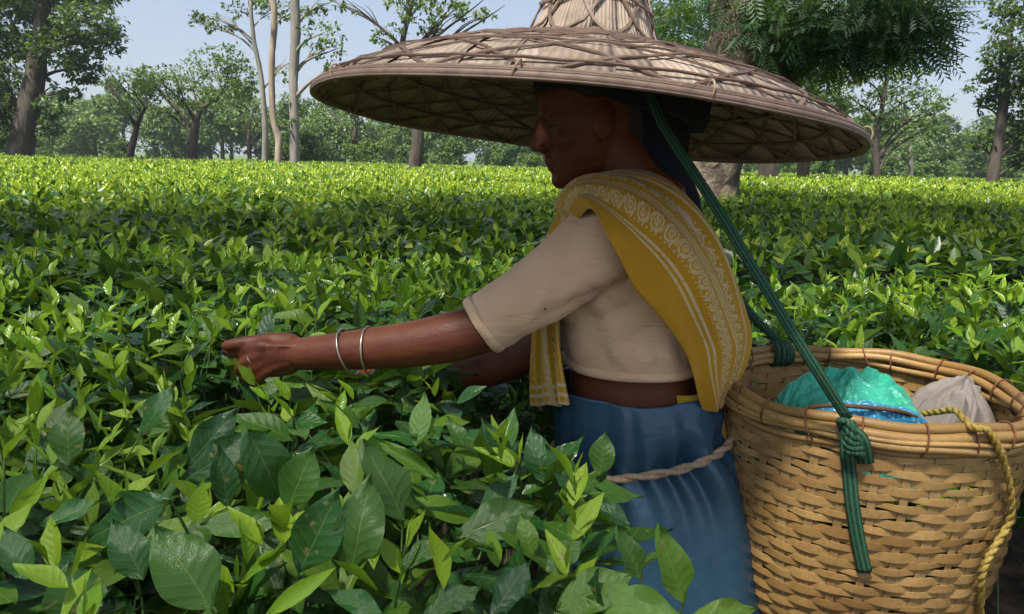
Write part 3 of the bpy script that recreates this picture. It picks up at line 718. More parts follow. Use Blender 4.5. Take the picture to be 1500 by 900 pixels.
def far_wood():
    kinds = []
    for k, (mat, hgt, wid, nl) in enumerate(((TL_FAR, 5.5, 3.2, 3800), (TL_FAR, 6.5, 2.6, 3800), (TL_LIGHT, 5.0, 3.0, 3600), (TL_DARK, 5.6, 2.8, 3600), (TL_MID, 4.6, 3.2, 3600))):
        PP = []
        for j in range(11):
            a = random.uniform(0, 2*pi); q = random.random()
            c = (cos(a)*wid*.65*random.random()**.5, sin(a)*wid*.65*random.random()**.5, hgt*(.18+.66*q)); r = wid*random.uniform(.3, .5)*(1-.35*q)
            PP.append(clump_leaves(c, (r, r, r*.75), nl//11, .30, 9))
        kinds.append((mat, hgt, [np.concatenate([x[i] for x in PP]) for i in range(3)]))
    meshes = []
    for mat, hgt, (p, r, q) in kinds:
        n = len(p); o = bulk_mesh('crown', [DIAMOND], np.zeros(n, int), p, r, q, np.clip(RNG.normal(.4, .3, n), 0, 1), RNG.uniform(0, 1, n), mat)
        meshes.append((o.data, hgt)); bpy.data.objects.remove(o)
    tv, tf = tube(spline([(0, 0, -.1), (.1, .05, 1.6), (0, 0, 3.4)], 4), lerp_list([.16, .12, .05], 4), 7)
    tm = bpy.data.meshes.new('trunk'); tm.from_pydata([tuple(v) for v in tv], [], tf); tm.materials.append(BARK_DARK)
    x = -120.0; i = 0
    while x < 122:
        y = random.uniform(66, 96); me, hg = meshes[i % 5 if random.random() < .7 else random.randrange(5)]
        s = random.uniform(1.0, 1.5)*(y/80)
        if x > 25: s *= 1.1
        root = empty('woodland_tree', (x, y, 0), 'small hazy woodland tree in the distant belt behind the tea field', 'tree', 'trees of the distant woodland belt')
        for nm, d_ in (('crown', me), ('trunk', tm)):
            o = bpy.data.objects.new(nm, d_); COL.objects.link(o); o.parent = root
            if nm == 'crown': o['kind'] = 'stuff'
        root.rotation_euler = (0, 0, random.uniform(0, 6.28)); root.scale = (s, s, s*random.uniform(.85, 1.15))
        x += random.uniform(1.0, 2.1)*(1 if abs(x) < 72 else 2.2); i += 1
    # nearer understorey shrubs just past the field edge
    for k in range(34):
        px = random.uniform(-120, 1620); y = random.uniform(41, 52); me, hg = meshes[k % 5]
        s = random.uniform(.35, .65); p_ = Pn(px, 240, y)
        root = empty('shrub', (p_[0], y, 0), 'low green shrub growing along the far edge of the tea field', 'shrub', 'shrubs along the far field edge')
        o = bpy.data.objects.new('foliage', me); COL.objects.link(o); o.parent = root; o['kind'] = 'stuff'
        root.rotation_euler = (0, 0, random.uniform(0, 6.28)); root.scale = (s, s, s)
far_wood()

# ------------------------------------------------------------ the plucker
def _skin():
    m = M('skin'); c = m.mix(m.noise(9, 5).step(.3, .7), (.100, .025, .009), (.155, .046, .018)); c = m.mix(m.noise(60, 4).step(.45, .75)*.35, c, (.06, .018, .009))
    m.color(c); m.set(Roughness=m.noise(30, 3)*.25+.40); m.b.inputs['Specular IOR Level'].default_value = .35
    m.bump(m.noise(45, 3, m.stretch((.35, 1, 1)))*1.2+m.noise(260, 3)*.6, .45, .0022); return m.m
SKIN = _skin()
def cloth_mat(name, c1, c2, rough=.85, weave=700, sheen=.2, dots=None):
    m = M(name); c = m.mix(m.noise(5, 4).step(.3, .7), c1, c2)
    if dots:
        v = m.node('ShaderNodeTexVoronoi'); v.inputs['Scale'].default_value = 17; m.link(m.coord(), v.inputs['Vector'])
        c = m.mix(E(m.t, v.outputs['Distance']).lt(.048), c, dots)
    m.color(c); m.set(Roughness=rough); m.b.inputs['Sheen Weight'].default_value = sheen
    mp = m.node('ShaderNodeMapping'); mp.inputs['Rotation'].default_value = (0, rad(35), 0); mp.inputs['Scale'].default_value = (.35, .6, 1.6); m.link(m.coord(), mp.inputs[0])
    m.bump(m.noise(26, 4, mp.outputs[0], .5, .8)*2.2 + m.noise(38, 4)*.6 + m.noise(weave, 1)*.15, .5, .005); return m.m
BLOUSE = cloth_mat('beige_cotton', (.72, .45, .26), (.82, .54, .33), .9, dots=(.12, .07, .04))
YELLOW = cloth_mat('mustard_cotton', (.42, .25, .008), (.52, .32, .015), .85)
HAIR = simple('black_hair', (.006, .005, .005), (.014, .011, .010), 60, .5, .4, 200, .003)
NAVY = cloth_mat('dark_navy_cotton', (.006, .008, .014), (.010, .013, .022), .95, sheen=0)
def shawl_mat():
    m = M('printed_mustard_shawl'); u, v = m.uv()
    base = m.mix(m.noise(5, 4).step(.3, .7), (.57, .285, .003), (.67, .36, .006))
    def lines(a, b, k): return u.between(a, b)*((u-a)*(k/(b-a))).fr().between(.25, .72)
    pr = lines(.27, .325, 2).mx(lines(.465, .52, 3)).mx(lines(.665, .72, 2))
    def motif(a, b, rep):
        x = (u-a)/(b-a)-.5; y = (v*rep).fr()-.5
        rr = (x*x+y*y*1.0).sq(); ring = rr.between(.30, .40).mx(rr.between(.12, .20)).mx(rr.lt(.05))
        wv = ((v*rep*6.283).sn()*.36-x).ab().lt(.07)
        fl = ((x*9.0).sn()*((v*rep*18.0).sn())).gt(.45)*rr.gt(.42)
        return u.between(a, b)*ring.mx(wv).mx(fl)
    pr = pr.mx(motif(.345, .445, 58)).mx(motif(.54, .645, 54))
    dots = u.gt(.74)*(((u*46.0).sn())*((v*150.0).sn())).gt(.86)
    xb = u.gt(.78)*v.between(.53, .70)                      # crosswise bands near the tail
    vv = (v-.53)*(1/.17)
    band = xb*((vv*3.0).fr().lt(.22)*((vv*3.0).fr()*16).fr().gt(.4)).mx(((((vv*3.0).fr()-.62)*((vv*3.0).fr()-.62)+((u*16.0).fr()-.5)*((u*16.0).fr()-.5)*.6).sq()).between(.16, .27))
    end = v.lt(.16)*((u*9.0).fr().between(.3, .5)).mx(v.lt(.05)*((v*60.0).fr().lt(.4)))
    pr = pr.mx(dots).mx(band).mx(end)
    pr = pr*m.noise(260, 2).step(.25, .5)
    m.color(m.mix(pr*.85, base, (.80, .64, .36))); m.set(Roughness=.85); m.b.inputs['Sheen Weight'].default_value = .2
    m.bump(m.noise(30, 4)+pr*.15+m.noise(700, 1)*.1, .35, .003)
    tr = m.node('ShaderNodeBsdfTranslucent'); tr.inputs[0].default_value = (.5, .3, .01, 1)
    mx = m.node('ShaderNodeMixShader'); mx.inputs[0].default_value = .15
    m.link(m.b.outputs[0], mx.inputs[1]); m.link(tr.outputs[0], mx.inputs[2]); m.link(mx.outputs[0], m.out.inputs[0]); return m.m
SHAWL = shawl_mat()
def apron_mat():
    m = M('blue_coated_sheet'); c = m.mix(m.noise(6, 5).step(.3, .7), (.026, .076, .128), (.040, .104, .162))
    c = m.mix(m.noise(2.2, 5).step(.56, .75)*.35, c, (.10, .17, .23))
    m.color(c); m.set(Roughness=.23); m.bump(m.noise(9, 4)+m.noise(60, 3)*.12, .45, .012); return m.m
APRON = apron_mat()
SILVER = M('bangle_metal').set(Metallic=.9, Roughness=.35); SILVER.color((.55, .45, .38)); SILVER = SILVER.m
CORD = simple('jute_cord', (.35, .24, .15), (.50, .36, .24), 60, .9, .8, 160, .002)

PY = 1.30
def zpy(py, Y=1.18): return Pn(920, py, Y)[2]
def xpx(px, py): return Pn(px, py, PY)[0]
def ring(py, xl, xr, hy, off=0.0, n=40, power=2.3, cy=PY, zn=1.18, dz=None):
    z = zpy(py, zn); a, b = xpx(xl, py), xpx(xr, py); cx = (a+b)/2; hx = (b-a)/2+off; hy += off; out = []
    for k in range(n):
        th = 2*pi*k/n; c, s_ = cos(th), sin(th)
        x = cx+hx*math.copysign(abs(c)**(2/power), c); y = cy+hy*math.copysign(abs(s_)**(2/power), s_)
        out.append(Vector((x, y, z+(dz(th) if dz else 0))))
    return out
TORSO = [(640, 840, 1014, .112), (600, 832, 1014, .124), (565, 834, 1010, .120), (540, 832, 1008, .121), (500, 822, 1018, .126), (460, 814, 1030, .130), (425, 818, 1030, .134), (385, 832, 1026, .142), (345, 850, 1012, .145), (315, 868, 998, .128), (292, 885, 988, .095), (272, 900, 980, .062)]

person = empty('person', (.235, PY, 0), 'woman in beige blouse, yellow shawl and blue apron reaching out to pluck tea leaves', 'person')
HA = rad(13); hf = Vector((-cos(HA), 0, -sin(HA))); hu = Vector((-sin(HA), 0, cos(HA))); hs_ = Vector((0, 1, 0))
HO = P(777, 218, PY) - hf*.114 + hu*.030
def HL(f, s_, h): return HO+hf*f+hs_*s_+hu*h
HEADS = [(-.108, .066, .036, .016), (-.100, .079, .010, .030), (-.082, .083, -.030, .044), (-.06, .083, -.052, .053), (-.035, .082, -.072, .060), (-.01, .081, -.086, .065), (.008, .081, -.093, .067), (.026, .089, -.097, .070), (.05, .089, -.099, .072), (.075, .074, -.090, .065), (.095, .045, -.062, .046), (.106, .012, -.03, .02)]
def head_ring(h, f, b, hw, off=0, n=28):
    c = (f+b)/2; r = (f-b)/2+off
    return [HL(c+r*math.copysign(abs(cos(2*pi*k/n))**.95, cos(2*pi*k/n)), (hw+off)*math.copysign(abs(sin(2*pi*k/n))**.85, sin(2*pi*k/n)), h) for k in range(n)]
def build_person():
    G = ([], [])
    add(G, loft([ring(*t, n=40) for t in TORSO]))
    # neck and head
    add(G, capsule_chain([P(955, 300, PY), P(930, 262, PY), HL(-.03, 0, -.06), HL(-.02, 0, .0)], [.068, .054, .052, .05], 20))
    add(G, loft([head_ring(*t) for t in HEADS]))
    add(G, capsule_chain([HL(.084, 0, .018), HL(.096, 0, -.008), HL(.104, 0, -.027)], [.008, .010, .0115], 12)); add(G, capsule_chain([HL(.078, 0, .016), HL(.084, 0, -.01), HL(.086, 0, -.032)], [.009, .012, .014], 12))       # nose
    for s_ in (-1, 1):
        add(G, ellipsoid(HL(.095, s_*.011, -.033), (.010, .008, .008)))
        add(G, ellipsoid(HL(-.008, s_*.068, -.012), (.018, .009, .031)))
        add(G, ellipsoid(HL(.050, s_*.036, -.026), (.028, .020, .022)))                                                      # cheek
        add(G, capsule_chain([HL(.083, s_*.012, .022), HL(.078, s_*.036, .024)], [.008, .006], 10)); add(G, capsule_chain([HL(.077, s_*.018, .011), HL(.078, s_*.031, .013), HL(.070, s_*.044, .010)], [.004, .005, .004], 8)); add(G, capsule_chain([HL(.077, s_*.018, -.005), HL(.077, s_*.031, -.008), HL(.069, s_*.044, -.004)], [.004, .0045, .004], 8))                        # brow
    add(G, capsule_chain([HL(.080, -.020, -.057), HL(.088, 0, -.055), HL(.080, .020, -.057)], [.005, .008, .005], 10))
    add(G, capsule_chain([HL(.078, -.017, -.068), HL(.085, 0, -.069), HL(.078, .017, -.068)], [.005, .008, .005], 10))
    add(G, ellipsoid(HL(.072, 0, -.093), (.018, .02, .016)))
    # near (left) arm
    A = [P(905, 345, 1.19), P(840, 388, 1.165), P(770, 440, 1.15), P(712, 478, 1.145), P(660, 494, 1.145), P(600, 505, 1.15), P(540, 511, 1.16), P(480, 516, 1.17), P(440, 519, 1.18)]
    add(G, capsule_chain(A, [.060, .050, .044, .041, .0405, .037, .034, .0295, .027], 20))
    # hand: palm seen from its back, thumb on top
    sx = 1/915.0
    add(G, capsule_chain([P(446, 519, 1.18), P(425, 518, 1.185), P(400, 517, 1.19), P(384, 520, 1.195)], [.026, .0275, .027, .020], 16))
    add(G, capsule_chain([P(425, 532, 1.185), P(400, 536, 1.19), P(385, 538, 1.192)], [.020, .020, .016], 14))
    add(G, capsule_chain([P(428, 503, 1.190), P(405, 499, 1.192), P(383, 499, 1.190), P(356, 503, 1.186), P(337, 506, 1.184), P(331, 507, 1.184)], [.016, .0145, .0112, .0112, .0102, .0085], 14))   # thumb
    for kx, ky, pts_, r in ((384, 508, ((358, 513, 1.186), (344, 517, 1.196), (334, 513, 1.202)), .0098), (380, 521, ((358, 533, 1.182), (351, 543, 1.195), (360, 546, 1.212)), .0100), (384, 533, ((366, 547, 1.180), (362, 556, 1.195), (372, 556, 1.212)), .0094), (392, 544, ((378, 556, 1.178), (376, 564, 1.192), (386, 562, 1.206)), .0084)):
        k0 = P(kx+16, ky-1, 1.182); k1 = P(kx, ky, 1.173)
        add(G, capsule_chain([k0, k1]+[P(*q) for q in pts_], [r, r*1.16, r*1.0, r*1.0, r*.82], 12))
    for x0, y0, x1, y1 in ((430, 506, 385, 508), (430, 514, 380, 520), (430, 524, 382, 532), (432, 532, 390, 543)):      # tendons on the back of the hand
        add(G, capsule_chain([P(x0, y0, 1.160), P((x0+x1)/2, (y0+y1)/2, 1.164), P(x1, y1, 1.172)], [.002, .0040, .0055], 8))
    # far (right) arm
    B = [P(905, 345, 1.42), P(850, 425, 1.43), P(785, 505, 1.42), P(720, 538, 1.42), P(650, 556, 1.43), P(590, 562, 1.44)]
    add(G, capsule_chain(B, [.060, .050, .044, .038, .031, .027], 16))
    add(G, capsule_chain([P(590, 562, 1.44), P(568, 560, 1.44), P(552, 559, 1.44)], [.026, .026, .02], 12))
    for dy, l, yo in ((-10, 28, -.01), (-2, 34, -.004), (6, 32, .004), (14, 26, .012)):
        add(G, capsule_chain([P(556, 552+dy*.5, 1.44), P(556-l*.5, 552+dy, 1.43+yo), P(556-l, 560+dy, 1.425+yo)], [.0095, .009, .0075], 10))
    add(G, capsule_chain([P(572, 545, 1.42), P(552, 541, 1.41), P(536, 548, 1.41)], [.013, .011, .009], 10))
    # legs and feet under the skirt
    for s_, fx in ((-1, -.02), (1, .05)):
        y = PY+s_*.068
        add(G, capsule_chain([(.25, y, .74), (.24+fx, y, .45), (.25+fx, y, .10)], [.050, .050, .040], 16))
        add(G, capsule_chain([(.27+fx, y, .045), (.18+fx, y, .035), (.09+fx, y, .022)], [.042, .036, .022], 12))
    remeshed('body', G, SKIN, person, .0040, 2)
    for s_ in (-1, 1):
        rebase(obj('eye', *ellipsoid(HL(.0700, s_*.030, .004), (.0105, .0115, .0095)), EYE), person)
    # hair and dark head cloth
    Hh = ([], [])
    add(Hh, loft([head_ring(h, .03 if h < .04 else .066 if h < .06 else f-.004, b, hw, .009) for h, f, b, hw in HEADS if h > .02] ))
    add(Hh, capsule_chain([HL(-.045, 0, .05), HL(-.055, 0, 0), HL(-.065, 0, -.045)], [.066, .058, .042], 18))
    add(Hh, ellipsoid(HL(-.115, 0, -.02), (.045, .05, .042)))
    remeshed('hair', Hh, HAIR, person, .006, 3)
    N = ([], [])
    add(N, capsule_chain([HL(-.085, 0, .07), HL(-.11, 0, .0), P(972, 245, PY), P(1003, 300, PY)], [.06, .062, .042, .03], 18))
    remeshed('neck_cloth', N, NAVY, person, .006, 3)
    # blouse with short sleeves
    def wr(co, no):
        x, y, z = co.T
        d = .0034*np.sin(70*z+30*x+6*np.sin(18*x))*np.clip((1.08-z)*6, 0, 1)
        d += .009*(np.abs(np.sin(40*(x*.7-z*.95)+2*np.sin(14*z)))-.5)*np.exp(-((x-.13)/.08)**2-((z-1.06)/.07)**2)
        d += .005*np.abs(np.sin(60*(x+.9*z)+2*np.sin(22*z)))*np.exp(-((x-.155)/.05)**2-((z-1.09)/.06)**2)-.004*np.abs(np.sin(75*(x-.5*z)))*np.exp(-((x-.02)/.06)**2-((z-1.09)/.05)**2)
        d += .0026*np.sin(48*x+20*z+4*np.sin(30*y))
        d += .006*np.abs(np.sin(75*(x+.35*z)))*np.exp(-((z-.985)/.028)**2)*np.clip((x-.12)*20, 0, 1)
        return d*np.clip((z-.955)/.03, .15, 1)*np.clip((x+.035)/.05, .2, 1)
    B_ = ([], [])
    ts = [t for t in TORSO if 272 < t[0] < 545]
    rings = [ring(549, 833, 1009, .121, .009)]+[ring(*t, off=.010) for t in ts]
    add(B_, loft(rings))
    for Y0, Y1, S_ in ((1.19, 1.15, ((905, 342), (840, 386), (770, 438), (708, 475))), (1.42, 1.42, ((905, 342), (860, 400), (820, 450), (795, 480)))):
        pp = spline([P(S_[0][0], S_[0][1], Y0), P(*S_[1], (Y0*.4+Y1*.6)), P(*S_[2], Y1), P(*S_[3], Y1)], 6)
        add(B_, tube(pp, lerp_list([.073, .060, .053, .049], 6), 24))
    blouse = remeshed('blouse', B_, BLOUSE, person, .0042, 3, wr)
    # stitched hems
    def hem(pts, w_, out_):
        n_ = len(pts); V, Fc = [], []
        c = sum(pts, Vector())/n_
        ax = (pts[0]-c).cross(pts[n_//4]-c).normalized()
        for k, p in enumerate(pts):
            e = (p-c); e -= ax*e.dot(ax); e.normalize(); j_ = .0012*sin(k*.9)
            for a_, b_ in ((-w_, -.003), (-w_, out_*.7), (-w_*.3, out_+j_), (w_, out_*.6+j_), (w_, -.003)): V.append(p+ax*a_+e*b_)
        for k in range(n_):
            for q in range(5): Fc.append((k*5+q, ((k+1) % n_)*5+q, ((k+1) % n_)*5+(q+1) % 5, k*5+(q+1) % 5))
        return V, Fc
    subpart(obj('hem', *hem(ring(551, 833, 1009, .121, .010, n=80), .0075, .0022), BLOUSE), blouse)
    p1, p0 = P(708, 475, 1.15), P(722, 466, 1.15); ax = (p1-p0).normalized(); e1 = ax.orthogonal().normalized(); e2 = ax.cross(e1)
    subpart(obj('hem', *hem([p1+ax*-.002+(e1*cos(t)+e2*sin(t))*.0492 for t in [2*pi*k/48 for k in range(48)]], .0075, .0022), BLOUSE), blouse)
    # shawl over the near shoulder
    ST = [((834, 596, 1.20), (778, 597, 1.31)), ((828, 530, 1.20), (775, 535, 1.31)), ((824, 450, 1.21), (781, 455, 1.31)), ((840, 356, 1.20), (795, 364, 1.30)), ((853, 316, 1.14), (827, 312, 1.30)),
          ((868, 307, 1.085), (880, 279, 1.31)), ((894, 352, 1.075), (942, 265, 1.335)), ((918, 390, 1.08), (985, 279, 1.36)), ((942, 424, 1.09), (1020, 325, 1.39)), ((966, 455, 1.10), (1046, 384, 1.40)),
          ((1000, 507, 1.13), (1070, 442, 1.385)), ((1014, 543, 1.145), (1084, 492, 1.35)), ((1026, 576, 1.165), (1080, 535, 1.31)), ((1037, 604, 1.19), (1052, 590, 1.27))]
    Aa = spline([P(*a) for a, b in ST], 6); Bb = spline([P(*b) for a, b in ST], 6)
    n = 28; V, UVs = [], []; L = 0; prev = None
    tot = sum((Aa[i+1]-Aa[i]).length for i in range(len(Aa)-1))
    for i, (a, b) in enumerate(zip(Aa, Bb)):
        if i: L += (a-Aa[i-1]).length
        t = i/(len(Aa)-1)
        along = (Aa[min(i+1, len(Aa)-1)]-Aa[max(i-1, 0)]).normalized()
        c_ = (a+b)/2; axis = P(935, 430, 1.30); axis.z = c_.z-.05 if t < .55 else c_.z-.05*max(0, 1-(t-.55)*5)
        w_ = (b-a).normalized(); nrm = c_-axis; nrm -= w_*nrm.dot(w_); nrm.normalize()
        bul = .22*(b-a).length*(1 if 4 <= i/6 else .35)
        if t > .8: bul *= max(.25, 1-(t-.8)*3)
        for k in range(n):
            u = k/(n-1)
            p = a.lerp(b, u)+nrm*(bul*4*u*(1-u)*(.75+.25*cos(2*u)))
            fold = .0075*sin(u*17+t*5+.8*sin(t*13))*min(1, 3*abs(t-.36)+.25)+.0045*sin(u*39+t*9)*(.3+t)
            if t < .3: fold += .007*sin(u*22+t*6)*(1-t*2.5)
            p = p+nrm*fold
            if k == 0: p -= nrm*.004
            V.append(p); UVs.append((u**.62, L))
    m_ = len(Aa); Fc = [(i*n+k, i*n+k+1, (i+1)*n+k+1, (i+1)*n+k) for i in range(m_-1) for k in range(n-1)]
    o = obj('shawl', V, Fc, SHAWL, None, True, UVs); rebase(o, person)
    md = o.modifiers.new('thick', 'SOLIDIFY'); md.thickness = .0025; md.offset = 0
    md = o.modifiers.new('sub', 'SUBSURF'); md.levels = 1; md.render_levels = 1
    # wrapped skirt under the apron, showing at her back
    SK = [(572, 990, 1026, .07), (600, 900, 1044, .105), (660, 850, 1058, .105), (720, 850, 1098, .11), (770, 850, 1124, .11), (830, 850, 1110, .12), (900, 850, 1100, .125), (1000, 850, 1095, .14), (1200, 840, 1110, .16), (1470, 835, 1120, .17)]
    R_ = []
    for i, t in enumerate(SK[1:]):
        r = ring(*t, n=60)
        for k in range(60): r[k] = r[k]+Vector((cos(2*pi*k/60), sin(2*pi*k/60), 0))*.006*sin(k*1.4+i*.6)*(1 if i > 0 else .2)
        R_.append(r)
    # low tuck at the back rises a little above the apron edge
    top = [v.copy() for v in R_[0]]
    for v in top: v.z += .022 if v.x > .26 else -.005
    V, Fc = loft([top]+R_, cap=False); o = obj('skirt', V, Fc, YELLOW); rebase(o, person)
    md = o.modifiers.new('t', 'SOLIDIFY'); md.thickness = .003
    # blue apron sheet tied with a cord
    AP = [(590, 812, 1030, .136), (600, 811, 1040, .139), (625, 811, 1048, .146), (650, 813, 1050, .148), (668, 818, 1046, .141), (680, 820, 1047, .137), (692, 821, 1056, .141), (715, 824, 1082, .153), (750, 826, 1102, .163), (800, 830, 1112, .168), (860, 834, 1114, .170), (920, 838, 1114, .171), (1000, 842, 1116, .174), (1080, 844, 1118, .176)]
    n = 96; R_ = []
    for i, t in enumerate(AP):
        py = t[0]
        tilt = lambda th: (.040*cos(th) if 630 < py < 740 else .012*cos(th) if 610 < py <= 630 else 0) - (.0 if py < 600 else 0)
        r = ring(*t, n=n, dz=tilt)
        am = .0100*math.exp(-((py-684)/24)**2)+.0050*math.exp(-((py-730)/50)**2)+.0022
        for k in range(n):
            th = 2*pi*k/n
            r[k] = r[k]+Vector((cos(th), sin(th), 0))*(am*2.2*(abs(sin(th*9+1.2*sin(th*4)+i*.10))-.55)+am*.8*sin(th*7+i*.25))
            if py < 596: r[k].z += .003*sin(th*5)
        R_.append(r)
    V, Fc = loft(R_, cap=False); o = apron = obj('apron', V, Fc, APRON); rebase(o, person)
    md = o.modifiers.new('sub', 'SUBSURF'); md.levels = 1; md.render_levels = 2
    md = o.modifiers.new('t', 'SOLIDIFY'); md.thickness = .002; md.offset = 1
    cr = ring(682, 818, 1052, .143, .012, n=72, dz=lambda th: .040*cos(th))
    V, Fc = [], []
    for s_ in range(2):
        tw = [v+Vector((0, 0, .0035*cos(k*1.1+s_*pi)))+Vector((cos(2*pi*k/72), sin(2*pi*k/72), 0))*.0035*sin(k*1.1+s_*pi) for k, v in enumerate(cr)]
        g = tube(tw+[tw[0]], .0052, 7, False); o_ = len(V); V += g[0]; Fc += [tuple(i+o_ for i in f) for f in g[1]]
    subpart(obj('waist_cord', V, Fc, CORD), apron)
    # bangles
    for px, py, y_, r, lean in ((511, 513, 1.166, .0385, .22), (541, 511, 1.16, .0385, -.05)):
        c = P(px, py, y_); ax = (P(600, 505, 1.15)-P(480, 516, 1.17)).normalized()+Vector((0, 0, lean)); ax.normalize()
        e1 = ax.orthogonal().normalized(); e2 = ax.cross(e1)
        pts = [c+(e1*cos(t)+e2*sin(t))*r+Vector((0, 0, -.003)) for t in [2*pi*k/36 for k in range(37)]]
        rebase(obj('bangle', *tube(pts, .0017, 7, False), SILVER), person)
    c = P(369, 527, 1.178); ax = Vector((.85, 0, .5)).normalized(); e1 = ax.orthogonal().normalized(); e2 = ax.cross(e1)
    rebase(obj('finger_ring', *tube([c+(e1*cos(t)+e2*sin(t))*.0112 for t in [2*pi*k/20 for k in range(21)]], .0018, 6, False), SILVER), person)
EYE = M('eye'); EYE.color((.05, .035, .028)); EYE.set(Roughness=.15); EYE = EYE.m
build_person()

# ------------------------------------------------------------ bamboo and palm hat
HC = Vector((.112, 1.30, 1.359)); HN = Vector((.083, .063, 1)).normalized()
H1 = Vector((0, 1, 0)).cross(HN).normalized(); H2 = HN.cross(H1)
HR = .457
HPROF = [(.445, 0), (.43, .012), (.395, .036), (.34, .062), (.28, .083), (.21, .103), (.15, .116), (.115, .126), (.100, .148), (.085, .190), (.068, .238), (.050, .285), (.030, .315), (.006, .325)]
_pr = np.array([p[0] for p in HPROF])[::-1]; _pz = np.array([p[1] for p in HPROF])[::-1]
def HS(r, th, off=0.0):
    z = float(np.interp(r, _pr, _pz)); e = .004
    dz = float(np.interp(r+e, _pr, _pz)-np.interp(r-e, _pr, _pz))/(2*e)
    nr, nz = -dz, 1.0; l = math.hypot(nr, nz); nr /= l; nz /= l
    r2 = r+nr*off; z2 = z+nz*off
    return HC+H1*(r2*cos(th))+H2*(r2*sin(th))+HN*z2
def hat_mats():
    m = M('dry_palm_leaf'); r = m.rand(); v = m.stretch((1, 1, 1))
    c = m.mix(r, (.38, .29, .225), (.60, .48, .38)); c = m.mix(m.noise(18, 5).step(.35, .75)*.6, c, (.17, .12, .085))
    u, vv = m.uv(); st = (u*60.0+m.noise(30, 2)*4.0).sn()
    c = m.mix(st.step(-.2, 1)*.3, c, (.14, .095, .07))
    m.color(c); m.set(Roughness=.75); m.bump(st*.4+m.noise(60, 4), .5, .003)
    tr = m.node('ShaderNodeBsdfTranslucent'); m.link(c, tr.inputs[0]); mx = m.node('ShaderNodeMixShader'); mx.inputs[0].default_value = .02
    m.link(m.b.outputs[0], mx.inputs[1]); m.link(tr.outputs[0], mx.inputs[2]); m.link(mx.outputs[0], m.out.inputs[0])
    k = M('weathered_bamboo_strip'); r = k.rand()
    c = k.mix(r, (.14, .085, .06), (.26, .175, .13)); c = k.mix(k.noise(40, 4).step(.4, .7)*.5, c, (.09, .055, .04))
    k.color(c); k.set(Roughness=.6); k.bump(k.noise(90, 4, k.stretch((1, 1, 1))), .4, .002)
    return m.m, k.m
PALM, STRIP = hat_mats()
def strip_on(path_fn, ts, w_, th_, mat, name, parent, up=1):
    """flat strip with rectangular section that follows path_fn(t)->(point, normal)"""
    pts = [path_fn(t) for t in ts]; V, Fc = [], []
    for i, (p, n) in enumerate(pts):
        t = (pts[min(i+1, len(pts)-1)][0]-pts[max(i-1, 0)][0]).normalized(); s_ = t.cross(n).normalized()
        V += [p-s_*w_*.5-n*th_*.5, p+s_*w_*.5-n*th_*.5, p+s_*w_*.42+n*th_*.5, p-s_*w_*.42+n*th_*.5]
    for i in range(len(pts)-1):
        for k in range(4): Fc.append((i*4+k, i*4+(k+1) % 4, (i+1)*4+(k+1) % 4, (i+1)*4+k))
    Fc += [(3, 2, 1, 0), tuple((len(pts)-1)*4+k for k in range(4))]
    o = obj(name, V, Fc, mat, None, False); rebase(o, parent); return o
